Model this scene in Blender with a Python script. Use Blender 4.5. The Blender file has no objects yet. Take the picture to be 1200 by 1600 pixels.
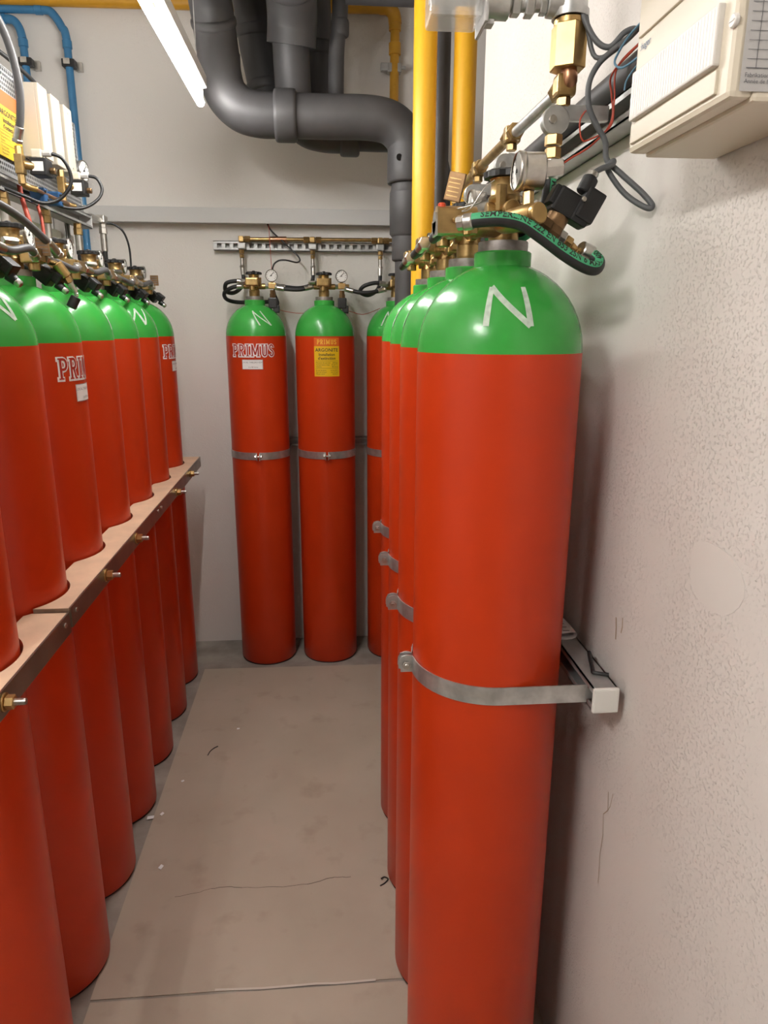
import bpy, bmesh, math, random
from mathutils import Vector, Matrix
random.seed(7)
S = bpy.context.scene
COL = S.collection
PI = math.pi

# ------------------------------------------------------------------ camera
def make_camera():
    cd = bpy.data.cameras.new('camera')
    cam = bpy.data.objects.new('camera', cd); COL.objects.link(cam)
    F, pit, yaw, roll, H = 1092.0, math.radians(14.796), math.radians(4.787), math.radians(0.174), 1.595
    r = Vector((math.cos(yaw), -math.sin(yaw), 0)); fh = Vector((math.sin(yaw), math.cos(yaw), 0)); z = Vector((0, 0, 1))
    f = fh*math.cos(pit) - z*math.sin(pit); u = fh*math.sin(pit) + z*math.cos(pit)
    r, u = r*math.cos(roll) + u*math.sin(roll), u*math.cos(roll) - r*math.sin(roll)
    m = Matrix((r, u, -f)).transposed().to_4x4(); m.translation = (0, 0, H)
    cam.matrix_world = m
    cd.sensor_fit = 'VERTICAL'; cd.sensor_height = 24; cd.sensor_width = 18
    cd.lens = F*24/1600; cd.clip_start = .02
    S.camera = cam
make_camera()

# ------------------------------------------------------------------ world, exposure, lamps' strength
TUBE, TUBE_SHORT = 46.0, 60.0          # emission of a fluorescent tube (the tubes are built further down, each in its fixture)
w = bpy.data.worlds.new('world'); S.world = w; w.use_nodes = True
w.node_tree.nodes['Background'].inputs[0].default_value = (1, .95, .88, 1)
w.node_tree.nodes['Background'].inputs[1].default_value = .05
S.view_settings.view_transform = 'Standard'; S.view_settings.look = 'None'
S.view_settings.exposure = 1.42; S.view_settings.gamma = 1; S.view_settings.use_curve_mapping = False

# ------------------------------------------------------------------ materials
def mat(name, col, rough=.5, metal=0, spec=.5, bump=0, bscale=60, var=0, vscale=8, emit=0, coat=0, trans=0, detail=6, col2=None, ior=None, alpha=1):
    m = bpy.data.materials.new(name); m.use_nodes = True
    nt = m.node_tree; b = nt.nodes['Principled BSDF']
    b.inputs['Base Color'].default_value = (*col, 1); b.inputs['Roughness'].default_value = rough
    b.inputs['Metallic'].default_value = metal; b.inputs['Specular IOR Level'].default_value = spec
    b.inputs['Coat Weight'].default_value = coat; b.inputs['Coat Roughness'].default_value = .12
    if trans: b.inputs['Transmission Weight'].default_value = trans
    b.inputs['Alpha'].default_value = alpha
    if ior: b.inputs['IOR'].default_value = ior
    if emit:
        b.inputs['Emission Color'].default_value = (1, .975, .94, 1); b.inputs['Emission Strength'].default_value = emit
    tc = nt.nodes.new('ShaderNodeTexCoord')
    if var or col2:
        n = nt.nodes.new('ShaderNodeTexNoise'); n.inputs['Scale'].default_value = vscale; n.inputs['Detail'].default_value = detail
        nt.links.new(tc.outputs['Object'], n.inputs['Vector'])
        cr = nt.nodes.new('ShaderNodeValToRGB'); cr.color_ramp.elements[0].position = .35; cr.color_ramp.elements[1].position = .68
        c2 = col2 if col2 else tuple(c*(1-var) for c in col)
        cr.color_ramp.elements[0].color = (*c2, 1); cr.color_ramp.elements[1].color = (*col, 1)
        nt.links.new(n.outputs['Fac'], cr.inputs['Fac']); nt.links.new(cr.outputs['Color'], b.inputs['Base Color'])
    if bump:
        n = nt.nodes.new('ShaderNodeTexNoise'); n.inputs['Scale'].default_value = bscale; n.inputs['Detail'].default_value = detail
        nt.links.new(tc.outputs['Object'], n.inputs['Vector'])
        bp = nt.nodes.new('ShaderNodeBump'); bp.inputs['Strength'].default_value = bump; bp.inputs['Distance'].default_value = .01
        nt.links.new(n.outputs['Fac'], bp.inputs['Height']); nt.links.new(bp.outputs['Normal'], b.inputs['Normal'])
    return m

M = dict(
    red=mat('red_paint', (.54, .040, .005), .36, spec=.34, var=.08, vscale=5, bump=.02, bscale=160),
    green=mat('green_paint', (.042, .37, .055), .24, spec=.5, var=.1, vscale=7, bump=.035, bscale=90),
    chalk=mat('white_marker', (.62, .74, .62), .8, var=.3, vscale=90),
    steel=mat('galvanised_steel', (.66, .67, .66), .42, .85, var=.3, vscale=35),
    zinc=mat('zinc_steel', (.62, .60, .56), .30, 1, var=.2, vscale=60),
    rail=mat('strut_steel', (.50, .50, .49), .45, .6, var=.2, vscale=25),
    brass=mat('brass', (.50, .335, .14), .34, .9, var=.35, vscale=45),
    brass_bright=mat('bright_brass', (.58, .385, .16), .36, .95, var=.25, vscale=25),
    bronze=mat('dark_brass', (.26, .155, .075), .42, .75, var=.3, vscale=45),
    copper=mat('copper_tube', (.45, .24, .14), .35, 1, var=.2, vscale=30),
    black=mat('black_plastic', (.012, .012, .013), .42, bump=.03, bscale=300),
    rubber=mat('black_rubber', (.016, .016, .017), .55, bump=.05, bscale=400),
    grey_rubber=mat('grey_rubber', (.075, .073, .075), .45),
    grey_cable=mat('grey_cable', (.11, .115, .12), .5),
    hose_green=mat('green_hose_band', (.06, .40, .19), .55),
    pipe=mat('dark_grey_pipe', (.072, .069, .071), .52, var=.3, vscale=7, bump=.03, bscale=25),
    yellow=mat('yellow_paint', (.80, .42, .012), .42),
    yellow_dull=mat('dull_yellow_pipe', (.62, .31, .02), .4, var=.15, vscale=12),
    blue=mat('blue_pipe', (.045, .20, .40), .4, var=.15, vscale=14),
    blue_plastic=mat('blue_plastic', (.015, .07, .18), .4),
    cream=mat('cream_plastic', (.68, .61, .49), .42),
    cream_win=mat('pale_smoked_window', (.70, .67, .63), .4),
    white=mat('white_plastic', (.80, .79, .75), .45),
    paper=mat('white_paper', (.80, .80, .80), .6),
    cream_dimmed=mat('dimmed_cream_plastic', (.50, .45, .365), .45), sign_y=mat('sign_yellow', (.62, .40, .006), .45), sign_o=mat('sign_orange', (.50, .10, .01), .45),  # cream boxes and sign darkened in colour to offset glare of the nearby tube
    grey=mat('light_grey_plastic', (.47, .46, .45), .5),
    duct=mat('grey_duct', (.56, .56, .55), .5),
    ink=mat('black_ink', (.02, .018, .015), .6),
    greyink=mat('grey_ink', (.16, .16, .17), .6),
    blueink=mat('blue_ink', (.08, .16, .30), .6),
    label_y=mat('yellow_label', (.80, .50, .008), .4),
    label_o=mat('orange_label', (.68, .13, .012), .4),
    orange_ink=mat('gold_ink', (.86, .52, .06), .4),
    print_red=mat('print_red', (.36, .022, .012), .5),
    wire_red=mat('red_wire', (.45, .06, .03), .45),
    wire_blue=mat('blue_wire', (.12, .26, .38), .45),
    wood=mat('pale_plywood', (.74, .51, .345), .6, var=.16, vscale=14, bump=.05, bscale=60),
    ply=mat('plywood_edge', (.36, .29, .22), .7, var=.35, vscale=40),
    angle=mat('brown_angle_steel', (.30, .25, .20), .33, .8, var=.25, vscale=15),
    dial=mat('white_dial', (.80, .79, .76), .4),
    glass=mat('clear_plastic', (.80, .80, .78), .12, alpha=.34),
    rim=mat('black_base_paint', (.012, .010, .010), .6),
    tube=mat('fluorescent_tube', (1, 1, 1), .4, emit=TUBE),
    tube_short=mat('bright_short_tube', (1, 1, 1), .4, emit=TUBE_SHORT),
    fixture=mat('white_enamel', (.72, .71, .69), .35),
    crack=mat('crack_dark', (.10, .08, .06), .9),
    orange=mat('orange_cap', (.75, .08, .02), .4),
)

# ------------------------------------------------------------------ mesh builder
class MB:
    def __init__(s): s.v = []; s.f = []; s.sm = []
    def add(s, vs, fs, smooth=False, M4=None):
        o = len(s.v)
        s.v += [tuple(M4 @ Vector(p)) if M4 else tuple(p) for p in vs]
        s.f += [tuple(i+o for i in f) for f in fs]
        s.sm += [smooth]*len(fs) if isinstance(smooth, bool) else smooth
        return s
    def box(s, c, d, M4=None, bev=0):
        x, y, z = d[0]/2, d[1]/2, d[2]/2; b = bev
        if not b:
            vs = [(c[0]+i*x, c[1]+j*y, c[2]+k*z) for i in (-1, 1) for j in (-1, 1) for k in (-1, 1)]
            fs = [(0, 1, 3, 2), (4, 6, 7, 5), (0, 4, 5, 1), (2, 3, 7, 6), (0, 2, 6, 4), (1, 5, 7, 3)]
            return s.add(vs, fs, False, M4)
        bm = bmesh.new(); bmesh.ops.create_cube(bm, size=1)
        for q in bm.verts: q.co = (c[0]+q.co.x*2*x, c[1]+q.co.y*2*y, c[2]+q.co.z*2*z)
        bmesh.ops.bevel(bm, geom=bm.edges[:], offset=b, segments=2, affect='EDGES', profile=.6)
        bm.verts.index_update()
        s.add([tuple(q.co) for q in bm.verts], [tuple(q.index for q in f.verts) for f in bm.faces], False, M4)
        bm.free(); return s
    def lathe(s, prof, n=24, M4=None, smooth=True, cap=True):
        """prof: (r, z) bottom to top round the z axis; a None splits the smoothing"""
        segs = [[]]
        for p in prof:
            if p is None: segs.append([segs[-1][-1]])
            else: segs[-1].append(p)
        for sg in segs:
            vs = []; fs = []
            for r, z in sg:
                vs += [(r*math.cos(2*PI*i/n), r*math.sin(2*PI*i/n), z) for i in range(n)]
            for k in range(len(sg)-1):
                for i in range(n):
                    a = k*n+i; b = k*n+(i+1) % n; fs.append((a, b, b+n, a+n))
            s.add(vs, fs, smooth, M4)
        if cap:
            for (r, z), up in ((segs[0][0], 0), (segs[-1][-1], 1)):
                if r > 1e-6:
                    idx = list(range(n)) if up else list(range(n))[::-1]
                    s.add([(r*math.cos(2*PI*i/n), r*math.sin(2*PI*i/n), z) for i in range(n)], [tuple(idx)], False, M4)
        return s
    def cyl(s, p, q, r, n=16, r2=None):
        """closed cylinder from p to q, flat sides when n<=8 (nuts)"""
        M4 = frame(p, q); L = (Vector(q)-Vector(p)).length
        r2 = r if r2 is None else r2
        ch = min(.0015, L*.2, r*.3)
        if n <= 8: s.lathe([(r-ch, 0), None, (r, ch), None, (r2, L-ch), None, (r2-ch, L)], n, M4, False)
        else: s.lathe([(r-ch, 0), None, (r, ch), None, (r2, L-ch), None, (r2-ch, L)], n, M4, True)
        return s
    def tube(s, pts, r, n=12, sub=6, cap=True, closed=False):
        P = smooth_path(pts, sub, closed) if sub else [Vector(p) for p in pts]
        rs = r if callable(r) else (lambda t: r)
        fr = frames(P, closed); m = len(P); vs = []; fs = []
        for k, (p, a, b) in enumerate(fr):
            R = rs(k/(m-1))
            vs += [tuple(p + a*R*math.cos(2*PI*i/n) + b*R*math.sin(2*PI*i/n)) for i in range(n)]
        for k in range(m if closed else m-1):
            k2 = (k+1) % m
            for i in range(n):
                fs.append((k*n+i, k*n+(i+1) % n, k2*n+(i+1) % n, k2*n+i))
        s.add(vs, fs, True)
        if cap and not closed:
            s.add(vs[:n], [tuple(range(n))[::-1]], False); s.add(vs[-n:], [tuple(range(n))], False)
        return s
    def sphere(s, c, r, n=16, M4=None):
        prof = [(max(r*math.sin(PI*k/10), 1e-5), -r*math.cos(PI*k/10)) for k in range(11)]
        T = Matrix.Translation(c)
        return s.lathe(prof, n, (M4 @ T) if M4 else T, True, False)
    def prism(s, poly, d, M4=None):
        """polygon in xy (counter-clockwise) extruded along z by d"""
        n = len(poly); vs = [(x, y, 0) for x, y in poly] + [(x, y, d) for x, y in poly]
        fs = [tuple(range(n))[::-1], tuple(range(n, 2*n))] + [(i, (i+1) % n, (i+1) % n+n, i+n) for i in range(n)]
        return s.add(vs, fs, False, M4)
    def mesh(s, name):
        me = bpy.data.meshes.new(name); me.from_pydata(s.v, [], s.f); me.update()
        me.polygons.foreach_set('use_smooth', s.sm)
        return me

def frame(p, q, up=None):
    p, q = Vector(p), Vector(q); z = (q-p).normalized()
    a = Vector(up) if up else (Vector((0, 0, 1)) if abs(z.z) < .9 else Vector((1, 0, 0)))
    x = a.cross(z).normalized(); y = z.cross(x)
    m = Matrix((x, y, z)).transposed().to_4x4(); m.translation = p
    return m
def smooth_path(pts, sub=6, closed=False):
    P = [Vector(p) for p in pts]; out = []; n = len(P)
    for i in range(n if closed else n-1):
        if closed: a, b, c, d = P[i-1], P[i], P[(i+1) % n], P[(i+2) % n]
        else: a, b, c, d = P[max(i-1, 0)], P[i], P[i+1], P[min(i+2, n-1)]
        for k in range(sub):
            t = k/sub
            out.append(.5*((2*b)+(c-a)*t+(2*a-5*b+4*c-d)*t*t+(3*b-a-3*c+d)*t**3))
    if not closed: out.append(P[-1])
    return out
def frames(P, closed=False):
    out = []; n = len(P)
    t0 = (P[1]-P[0]).normalized()
    a = Vector((0, 0, 1)) if abs(t0.z) < .9 else Vector((0, 1, 0))
    a = (a - t0*a.dot(t0)).normalized()
    for k in range(n):
        if closed: t = (P[(k+1) % n]-P[k-1]).normalized()
        else: t = (P[min(k+1, n-1)]-P[max(k-1, 0)]).normalized()
        a = (a - t*a.dot(t)).normalized()
        out.append((P[k], a, t.cross(a)))
    return out

_cache = {}
def obj(name, mb, m, parent=None, loc=None, rot=0, key=None, **kw):
    if key is not None and key in _cache: me = _cache[key]
    else:
        b = mb() if callable(mb) else mb
        me = b.mesh(name) if isinstance(b, MB) else b
        me.materials.append(M[m] if isinstance(m, str) else m)
        if key is not None: _cache[key] = me
    o = bpy.data.objects.new(name, me); COL.objects.link(o)
    if parent: o.parent = parent
    if loc: o.location = loc
    if rot: o.rotation_euler = (0, 0, rot)
    for k, v in kw.items(): o[k] = v
    return o
def thing(name, label, cat, loc=(0, 0, 0), rot=0, group=None):
    o = bpy.data.objects.new(name, None); COL.objects.link(o); o.empty_display_size = .05
    o.location = loc; o.rotation_euler = (0, 0, rot); tag(o, label, cat, group); return o
def tag(o, label, cat, group=None):
    o['label'] = label; o['category'] = cat
    if group: o['group'] = group
    return o
def struct(name, mb, m, parent=None, **kw):
    o = obj(name, mb, m, parent, **kw)
    if parent is None: o['kind'] = 'structure'
    return o

# ------------------------------------------------------------------ lettering (flat print mapped on a surface)
_txt = {}
def text_geo(s, size=1, align='CENTER', wide=1, space=1, bold=0):
    k = (s, size, align, wide, space, bold)
    if k not in _txt:
        c = bpy.data.curves.new('lettering', 'FONT'); c.body = s; c.size = size; c.align_x = align; c.space_character = space
        c.resolution_u = 2; c.offset = bold
        o = bpy.data.objects.new('lettering', c); COL.objects.link(o)
        dg = bpy.context.evaluated_depsgraph_get(); dg.update()
        me = bpy.data.meshes.new_from_object(o.evaluated_get(dg))
        _txt[k] = ([(v.co.x*wide, v.co.y) for v in me.vertices], [tuple(p.vertices) for p in me.polygons])
        bpy.data.objects.remove(o); bpy.data.curves.remove(c); bpy.data.meshes.remove(me)
    return _txt[k]
def print_text(mb, s, size, fn, u0=0, v0=0, **kw):
    """fn(u, v) -> 3-D point"""
    vs, fs = text_geo(s, size, **kw)
    mb.add([tuple(fn(u0+x, v0+y)) for x, y in vs], fs)
    return mb
def rects(mb, rs, fn, nu=1):
    for x0, y0, x1, y1 in rs:
        vs = []; fs = []
        for k in range(nu+1):
            x = x0+(x1-x0)*k/nu; vs += [tuple(fn(x, y0)), tuple(fn(x, y1))]
        for k in range(nu): fs.append((2*k, 2*k+2, 2*k+3, 2*k+1))
        mb.add(vs, fs)
    return mb
def quad_strip(mb, pts, wd, fn):
    """polyline with width in (u, v) mapped by fn"""
    n = len(pts); L = []
    for i, p in enumerate(pts):
        a = Vector(pts[max(i-1, 0)]); b = Vector(pts[min(i+1, n-1)]); t = (b-a).normalized(); nn = Vector((-t.y, t.x))*wd/2
        L += [tuple(fn(p[0]+nn.x, p[1]+nn.y)), tuple(fn(p[0]-nn.x, p[1]-nn.y))]
    mb.add(L, [(2*k, 2*k+1, 2*k+3, 2*k+2) for k in range(n-1)])
    return mb
def plane_map(o, du, dv, nrm=(0, 0, 0), off=0):
    o = Vector(o)+Vector(nrm)*off; du = Vector(du); dv = Vector(dv)
    return lambda u, v: o+du*u+dv*v
def cyl_map(R, ang, z0):
    """print on a cylinder round z; ang measured from -y towards +x"""
    return lambda u, v: Vector((R*math.sin(ang+u/R), -R*math.cos(ang+u/R), z0+v))

# slab-serif capitals drawn as strokes in a box 1 high
def arc(cx, cy, rx, ry, a0, a1, n=8): return [(cx+rx*math.cos(math.radians(a0+(a1-a0)*k/n)), cy+ry*math.sin(math.radians(a0+(a1-a0)*k/n))) for k in range(n+1)]
T = .17
SLAB = {
    'P': (.62, [[(.17, 0), (.17, 1)], [(0, .05), (.34, .05)], [(0, .95), (.34, .95)], [(.17, .93)]+arc(.34, .70, .20, .23, 90, -90)+[(.17, .47)]]),
    'R': (.68, [[(.17, 0), (.17, 1)], [(0, .05), (.32, .05)], [(0, .95), (.34, .95)], [(.17, .93)]+arc(.34, .72, .20, .21, 90, -90)+[(.17, .51)], [(.34, .5), (.50, .05)], [(.42, .05), (.66, .05)]]),
    'I': (.40, [[(.18, 0), (.18, 1)], [(0, .05), (.36, .05)], [(0, .95), (.36, .95)]]),
    'M': (.92, [[(.14, 0), (.14, 1)], [(.72, 0), (.72, 1)], [(.16, .95), (.43, .12)], [(.43, .12), (.70, .95)], [(0, .05), (.28, .05)], [(0, .95), (.24, .95)], [(.58, .05), (.88, .05)], [(.62, .95), (.88, .95)]]),
    'U': (.68, [[(.14, .95), (.14, .3)]+arc(.32, .27, .18, .21, 180, 360)+[(.50, .95)], [(0, .95), (.28, .95)], [(.38, .95), (.64, .95)]]),
    'S': (.52, [[(.43, .72)]+arc(.25, .74, .18, .20, 10, 230)+arc(.25, .27, .19, .21, 50, -170)]),
}
def slab_word(word, h, thick, fn, du=0, dv=0, gap=.1, wide=1):
    mb = MB(); W = sum(SLAB[c][0]+gap for c in word)-gap; x = -W*h*wide/2
    for c in word:
        wd, strokes = SLAB[c]
        for st in strokes:
            horiz = len(st) == 2 and abs(st[0][1]-st[1][1]) < 1e-6
            t = thick if not horiz else thick-.07
            e = (thick-T)/2
            pts = [(p[0], p[1]) for p in st]
            if len(st) == 2:
                d = (Vector(st[1])-Vector(st[0])).normalized()*e
                pts = [(st[0][0]-d.x, st[0][1]-d.y), (st[1][0]+d.x, st[1][1]+d.y)]
            pts = [(x+(p[0])*h*wide+du, p[1]*h+dv) for p in pts]
            if len(pts) == 2: pts = [tuple(Vector(pts[0]).lerp(Vector(pts[1]), k/4)) for k in range(5)]
            quad_strip(mb, pts, t*h*(wide if not horiz else 1), fn)
        x += (wd+gap)*h*wide
    return mb

# ================================================================== the room
XR, YB, XL, YF, ZC = .488, 3.44, -1.60, -3.0, 3.0
YREC, XREC = 2.30, .82

def wall_mat(name, col, stren, scale, stain=False):
    m = bpy.data.materials.new(name); m.use_nodes = True; nt = m.node_tree; b = nt.nodes['Principled BSDF']
    b.inputs['Roughness'].default_value = .85; b.inputs['Specular IOR Level'].default_value = .2
    tc = nt.nodes.new('ShaderNodeTexCoord')
    def noise(sc, det, rough=.55, vec=None):
        n = nt.nodes.new('ShaderNodeTexNoise'); n.inputs['Scale'].default_value = sc; n.inputs['Detail'].default_value = det; n.inputs['Roughness'].default_value = rough
        nt.links.new(vec or tc.outputs['Object'], n.inputs['Vector']); return n
    def math_(op, a, b_):
        n = nt.nodes.new('ShaderNodeMath'); n.operation = op
        for i, q in enumerate((a, b_)):
            if isinstance(q, (int, float)): n.inputs[i].default_value = q
            else: nt.links.new(q, n.inputs[i])
        return n.outputs[0]
    big = noise(1.6, 3); zone = noise(5, 3); fine = noise(scale, 4, .58); soft = noise(28, 4)
    ramp = nt.nodes.new('ShaderNodeValToRGB'); ramp.color_ramp.elements[0].position = .3; ramp.color_ramp.elements[1].position = .7
    ramp.color_ramp.elements[0].color = (*[c*.95 for c in col], 1); ramp.color_ramp.elements[1].color = (*col, 1)
    nt.links.new(big.outputs['Fac'], ramp.inputs['Fac']); nt.links.new(ramp.outputs['Color'], b.inputs['Base Color'])
    def sstep(v, a, c):
        n = nt.nodes.new('ShaderNodeMapRange'); n.interpolation_type = 'SMOOTHSTEP'
        n.inputs['From Min'].default_value = a; n.inputs['From Max'].default_value = c; nt.links.new(v, n.inputs['Value']); return n.outputs['Result']
    crumbs = math_('MULTIPLY', sstep(fine.outputs['Fac'], .525, .74), sstep(zone.outputs['Fac'], .33, .60))
    h = math_('ADD', crumbs, math_('MULTIPLY', soft.outputs['Fac'], 1.2))
    bp = nt.nodes.new('ShaderNodeBump'); bp.inputs['Strength'].default_value = stren; bp.inputs['Distance'].default_value = .0022
    nt.links.new(h, bp.inputs['Height']); nt.links.new(bp.outputs['Normal'], b.inputs['Normal'])
    return m
M['plaster'] = wall_mat('rough_plaster', (.725, .685, .65), .6, 230)
M['plaster_back'] = wall_mat('back_plaster', (.79, .76, .72), .4, 120)
M['ceiling'] = mat('ceiling_paint', (.62, .59, .55), .9)
M['plate_steel'] = mat('bright_sheet_steel', (.46, .47, .48), .4, .7, var=.1, vscale=30)
M['concrete'] = mat('bare_concrete', (.37, .335, .29), .85, col2=(.22, .195, .17), vscale=7, bump=.15, bscale=70, detail=10)
def floor_mat():
    m = bpy.data.materials.new('floor_coating'); m.use_nodes = True; nt = m.node_tree; b = nt.nodes['Principled BSDF']
    b.inputs['Roughness'].default_value = .55; b.inputs['Specular IOR Level'].default_value = .35
    tc = nt.nodes.new('ShaderNodeTexCoord')
    def ramp(sc, det, p0, p1, c0, c1):
        n = nt.nodes.new('ShaderNodeTexNoise'); n.inputs['Scale'].default_value = sc; n.inputs['Detail'].default_value = det
        nt.links.new(tc.outputs['Object'], n.inputs['Vector'])
        r = nt.nodes.new('ShaderNodeValToRGB'); r.color_ramp.elements[0].position = p0; r.color_ramp.elements[1].position = p1
        r.color_ramp.elements[0].color = (*c0, 1); r.color_ramp.elements[1].color = (*c1, 1)
        nt.links.new(n.outputs['Fac'], r.inputs['Fac']); return r.outputs['Color']
    a = ramp(3.5, 8, .3, .7, (.40, .34, .27), (.45, .385, .31))
    d = ramp(9, 12, .26, .42, (.86, .83, .80), (1, 1, 1))
    mx = nt.nodes.new('ShaderNodeMix'); mx.data_type = 'RGBA'; mx.blend_type = 'MULTIPLY'; mx.inputs[0].default_value = 1
    nt.links.new(a, mx.inputs[6]); nt.links.new(d, mx.inputs[7]); nt.links.new(mx.outputs[2], b.inputs['Base Color'])
    return m
M['coating'] = floor_mat()

struct('floor', MB().box(((XL+XREC)/2, (YB+YF)/2, -.05), (XREC-XL+.2, YB-YF+.2, .1)), 'concrete')
struct('ceiling', MB().box(((XL+XREC)/2, (YB+YF)/2, ZC+.05), (XREC-XL+.2, YB-YF+.2, .1)), 'ceiling')
struct('wall_back', MB().box(((XL+XREC)/2, YB+.05, ZC/2), (XREC-XL+.2, .1, ZC)), 'plaster_back')
struct('wall_left', MB().box((XL-.05, (YB+YF)/2, ZC/2), (.1, YB-YF, ZC)), 'plaster_back')
struct('wall_front', MB().box(((XL+XREC)/2, YF-.05, ZC/2), (XREC-XL+.2, .1, ZC)), 'plaster_back')
wr = MB().box(((XR+XREC+.1)/2, (YF+YREC)/2, ZC/2), (XREC+.1-XR, YREC-YF, ZC))
wr.box((XREC+.05, (YREC+YB)/2, ZC/2), (.1, YB-YREC, ZC))
wall_right = struct('wall_right', wr, 'plaster')
# the filled patch, trowel marks and stains on the right wall
pz = lambda pts, d: MB().prism(pts, d, Matrix(((0, 0, -1, XR), (-1, 0, 0, 0), (0, 1, 0, 0), (0, 0, 0, 1))))
pts = [(-.800+.062*math.cos(a)*(1+.10*math.sin(3*a+1)), 1.288+.048*math.sin(a)*(1+.12*math.cos(2*a))) for a in [2*PI*k/22 for k in range(22)]]
M['filler'] = mat('smooth_filler', (.71, .67, .635), .85, bump=.05, bscale=20)
obj('filler_patch', pz(pts, .0005), 'filler', wall_right)
M['stain'] = mat('rust_stain', (.47, .37, .27), .9, var=.1)
st = MB()
wmap = lambda u, v: Vector((XR-.0006, u, v))
quad_strip(st, [(1.035, .80), (1.030, .765), (1.046, .745), (1.040, .705), (1.044, .66), (1.040, .60)], .0022, wmap)
quad_strip(st, [(1.016, .81), (1.022, .78), (1.030, .765)], .0016, wmap)
quad_strip(st, [(1.070, 1.118), (1.066, 1.10), (1.064, 1.08)], .0045, wmap)
quad_strip(st, [(1.045, 1.128), (1.043, 1.112), (1.046, 1.10)], .0035, wmap)
obj('stain', st, 'stain', wall_right)
tm = MB()
for k, (z, l) in enumerate([(.842, .05), (.832, .035), (.812, .055), (.797, .05), (.786, .045)]):
    quad_strip(tm, [(.835+.002*k, z), (.835-l*.5, z-.004), (.835-l, z-.012)], .0022, lambda u, v: Vector((XR-.0008, u, v)))
obj('trowel_mark', tm, 'filler', wall_right)
# floor coating: two sheets, the front one ends at a seam
cz = .0025
struct('floor_sheet', MB().prism([(-.600, 1.402), (.82, 1.40), (.82, 3.095), (-.602, 3.12)], cz), 'coating')
struct('floor_sheet', MB().prism([(-.600, -1.8), (.50, -1.8), (.50, 1.392), (-.598, 1.395)], cz-.0004), 'coating')
cr = MB(); fmap = lambda u, v: Vector((u, v, cz+.0004))
pp = [(-.46, 1.712), (-.40, 1.722), (-.36, 1.735), (-.31, 1.738), (-.27, 1.731), (-.21, 1.728), (-.15, 1.724), (-.08, 1.729), (-.03, 1.743), (.0, 1.750), (.05, 1.748)]
for i in range(len(pp)-1):
    q = [tuple(Vector(pp[i]).lerp(Vector(pp[i+1]), k/4)+Vector((random.uniform(-.002, .002), random.uniform(-.002, .002)))*(0 < k < 4)) for k in range(5)]
    quad_strip(cr, q, random.uniform(.0012, .0026), fmap)
o = obj('floor_crack', cr, 'crack'); o['kind'] = 'structure'
M['dust'] = mat('pale_dust', (.55, .50, .44), .9)
sm = MB(); quad_strip(sm, [(-.30, 1.405), (-.18, 1.400), (-.05, 1.402), (.0, 1.399), (.1, 1.401)], .006, fmap)
o = obj('seam_dust', sm, 'dust'); o['kind'] = 'structure'

# ================================================================== fluorescent lights
def light_fixture(x, y0, y1, z, label, m='tube'):
    t = thing('fluorescent_light', label, 'lamp', (x, (y0+y1)/2, z)); L = (y1-y0)/2
    obj('tube', MB().cyl((0, -L+.015, 0), (0, L-.015, 0), .0135, 20), m, t)
    obj('batten', MB().box((.016, -.02, .050), (.030, 2*L-.08, .040), bev=.005), 'fixture', t)
    for s in (-1, 1):
        obj('tube_holder', MB().box((.003, s*(L-.022), .022), (.018, .014, .050), bev=.004), 'white', t)
        obj('suspension_wire', MB().cyl((.03, s*(L-.25), .077), (.03, s*(L-.25), ZC-z), .0015, 6), 'steel', t)
    return t
light_fixture(-.405, 1.45, 2.715, 2.333, 'bright white fluorescent tube hanging from the ceiling beside the dark pipes')
light_fixture(-.74, -.38, .24, 2.40, 'short fluorescent tube above and left of the viewer', 'tube_short')
light_fixture(-.84, -.38, .24, 2.40, 'second short fluorescent tube above and left of the viewer', 'tube_short')

# ================================================================== gas cylinders
R, ZS, HD = .1335, 1.557, .139
def dome_r(h): return R*math.sqrt(max(0, 1-(h/HD)**2))
def mk_body():
    return MB().lathe([(R-.006, .004), (R, .014), (R, .2), (R, .6), (R, 1.0), (R, 1.4), (R, ZS)], 72, cap=False)
def mk_shoulder():
    hs = [0, .012, .026, .04, .055, .07, .083, .095, .106, .116, .124, .130, .1325]
    return MB().lathe([(dome_r(h), ZS+h) for h in hs], 72, cap=False)
def mk_collar(): return MB().lathe([(.0448, ZS+.128), (.0452, ZS+.134), None, (.0452, ZS+.151), None, (.0435, ZS+.153), None, (.03, ZS+.153)], 40, cap=False)
def mk_ring():
    pr = [(.038, ZS+.1525)]
    for k in range(7):
        z = ZS+.1535+k*.0022; pr += [(.0395, z), (.0378, z+.0011)]
    pr += [(.0385, ZS+.1685), None, (.022, ZS+.1690), None, (.021, ZS+.175)]
    return MB().lathe(pr, 36)
def mk_rim(): return MB().lathe([(R-.006, 0), (R-.004, .002), (R-.0045, .005), (R-.008, .0055)], 60)

def dome_pt(t, h, off=.0008):
    e = .001; r = dome_r(h); dr = (dome_r(h+e)-dome_r(h-e))/(2*e) if h > e else 0
    n = Vector((1, 0, -dr)).normalized(); rr = r+off*n.x; z = ZS+h+off*n.z
    return Vector((rr*math.sin(t), -rr*math.cos(t), z))
def mk_N(t0, h0, h1, wd, lean=0, thick=.0075):
    """chalk letter N on the dome: t0 centre angle, between heights h0 and h1, wd width in metres"""
    rm = dome_r((h0+h1)/2)
    fn = lambda u, v: dome_pt(t0+(u+lean*v)/rm, h0+v)
    mb = MB(); H = h1-h0
    seg = lambda a, b: [tuple(Vector(a).lerp(Vector(b), k/6)) for k in range(7)]
    quad_strip(mb, seg((-wd/2, 0), (-wd/2+.002, H)), thick, fn)
    quad_strip(mb, seg((-wd/2+.002, H), (wd/2, 0)), thick, fn)
    quad_strip(mb, seg((wd/2, 0), (wd/2-.003, H)), thick, fn)
    return mb

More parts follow.
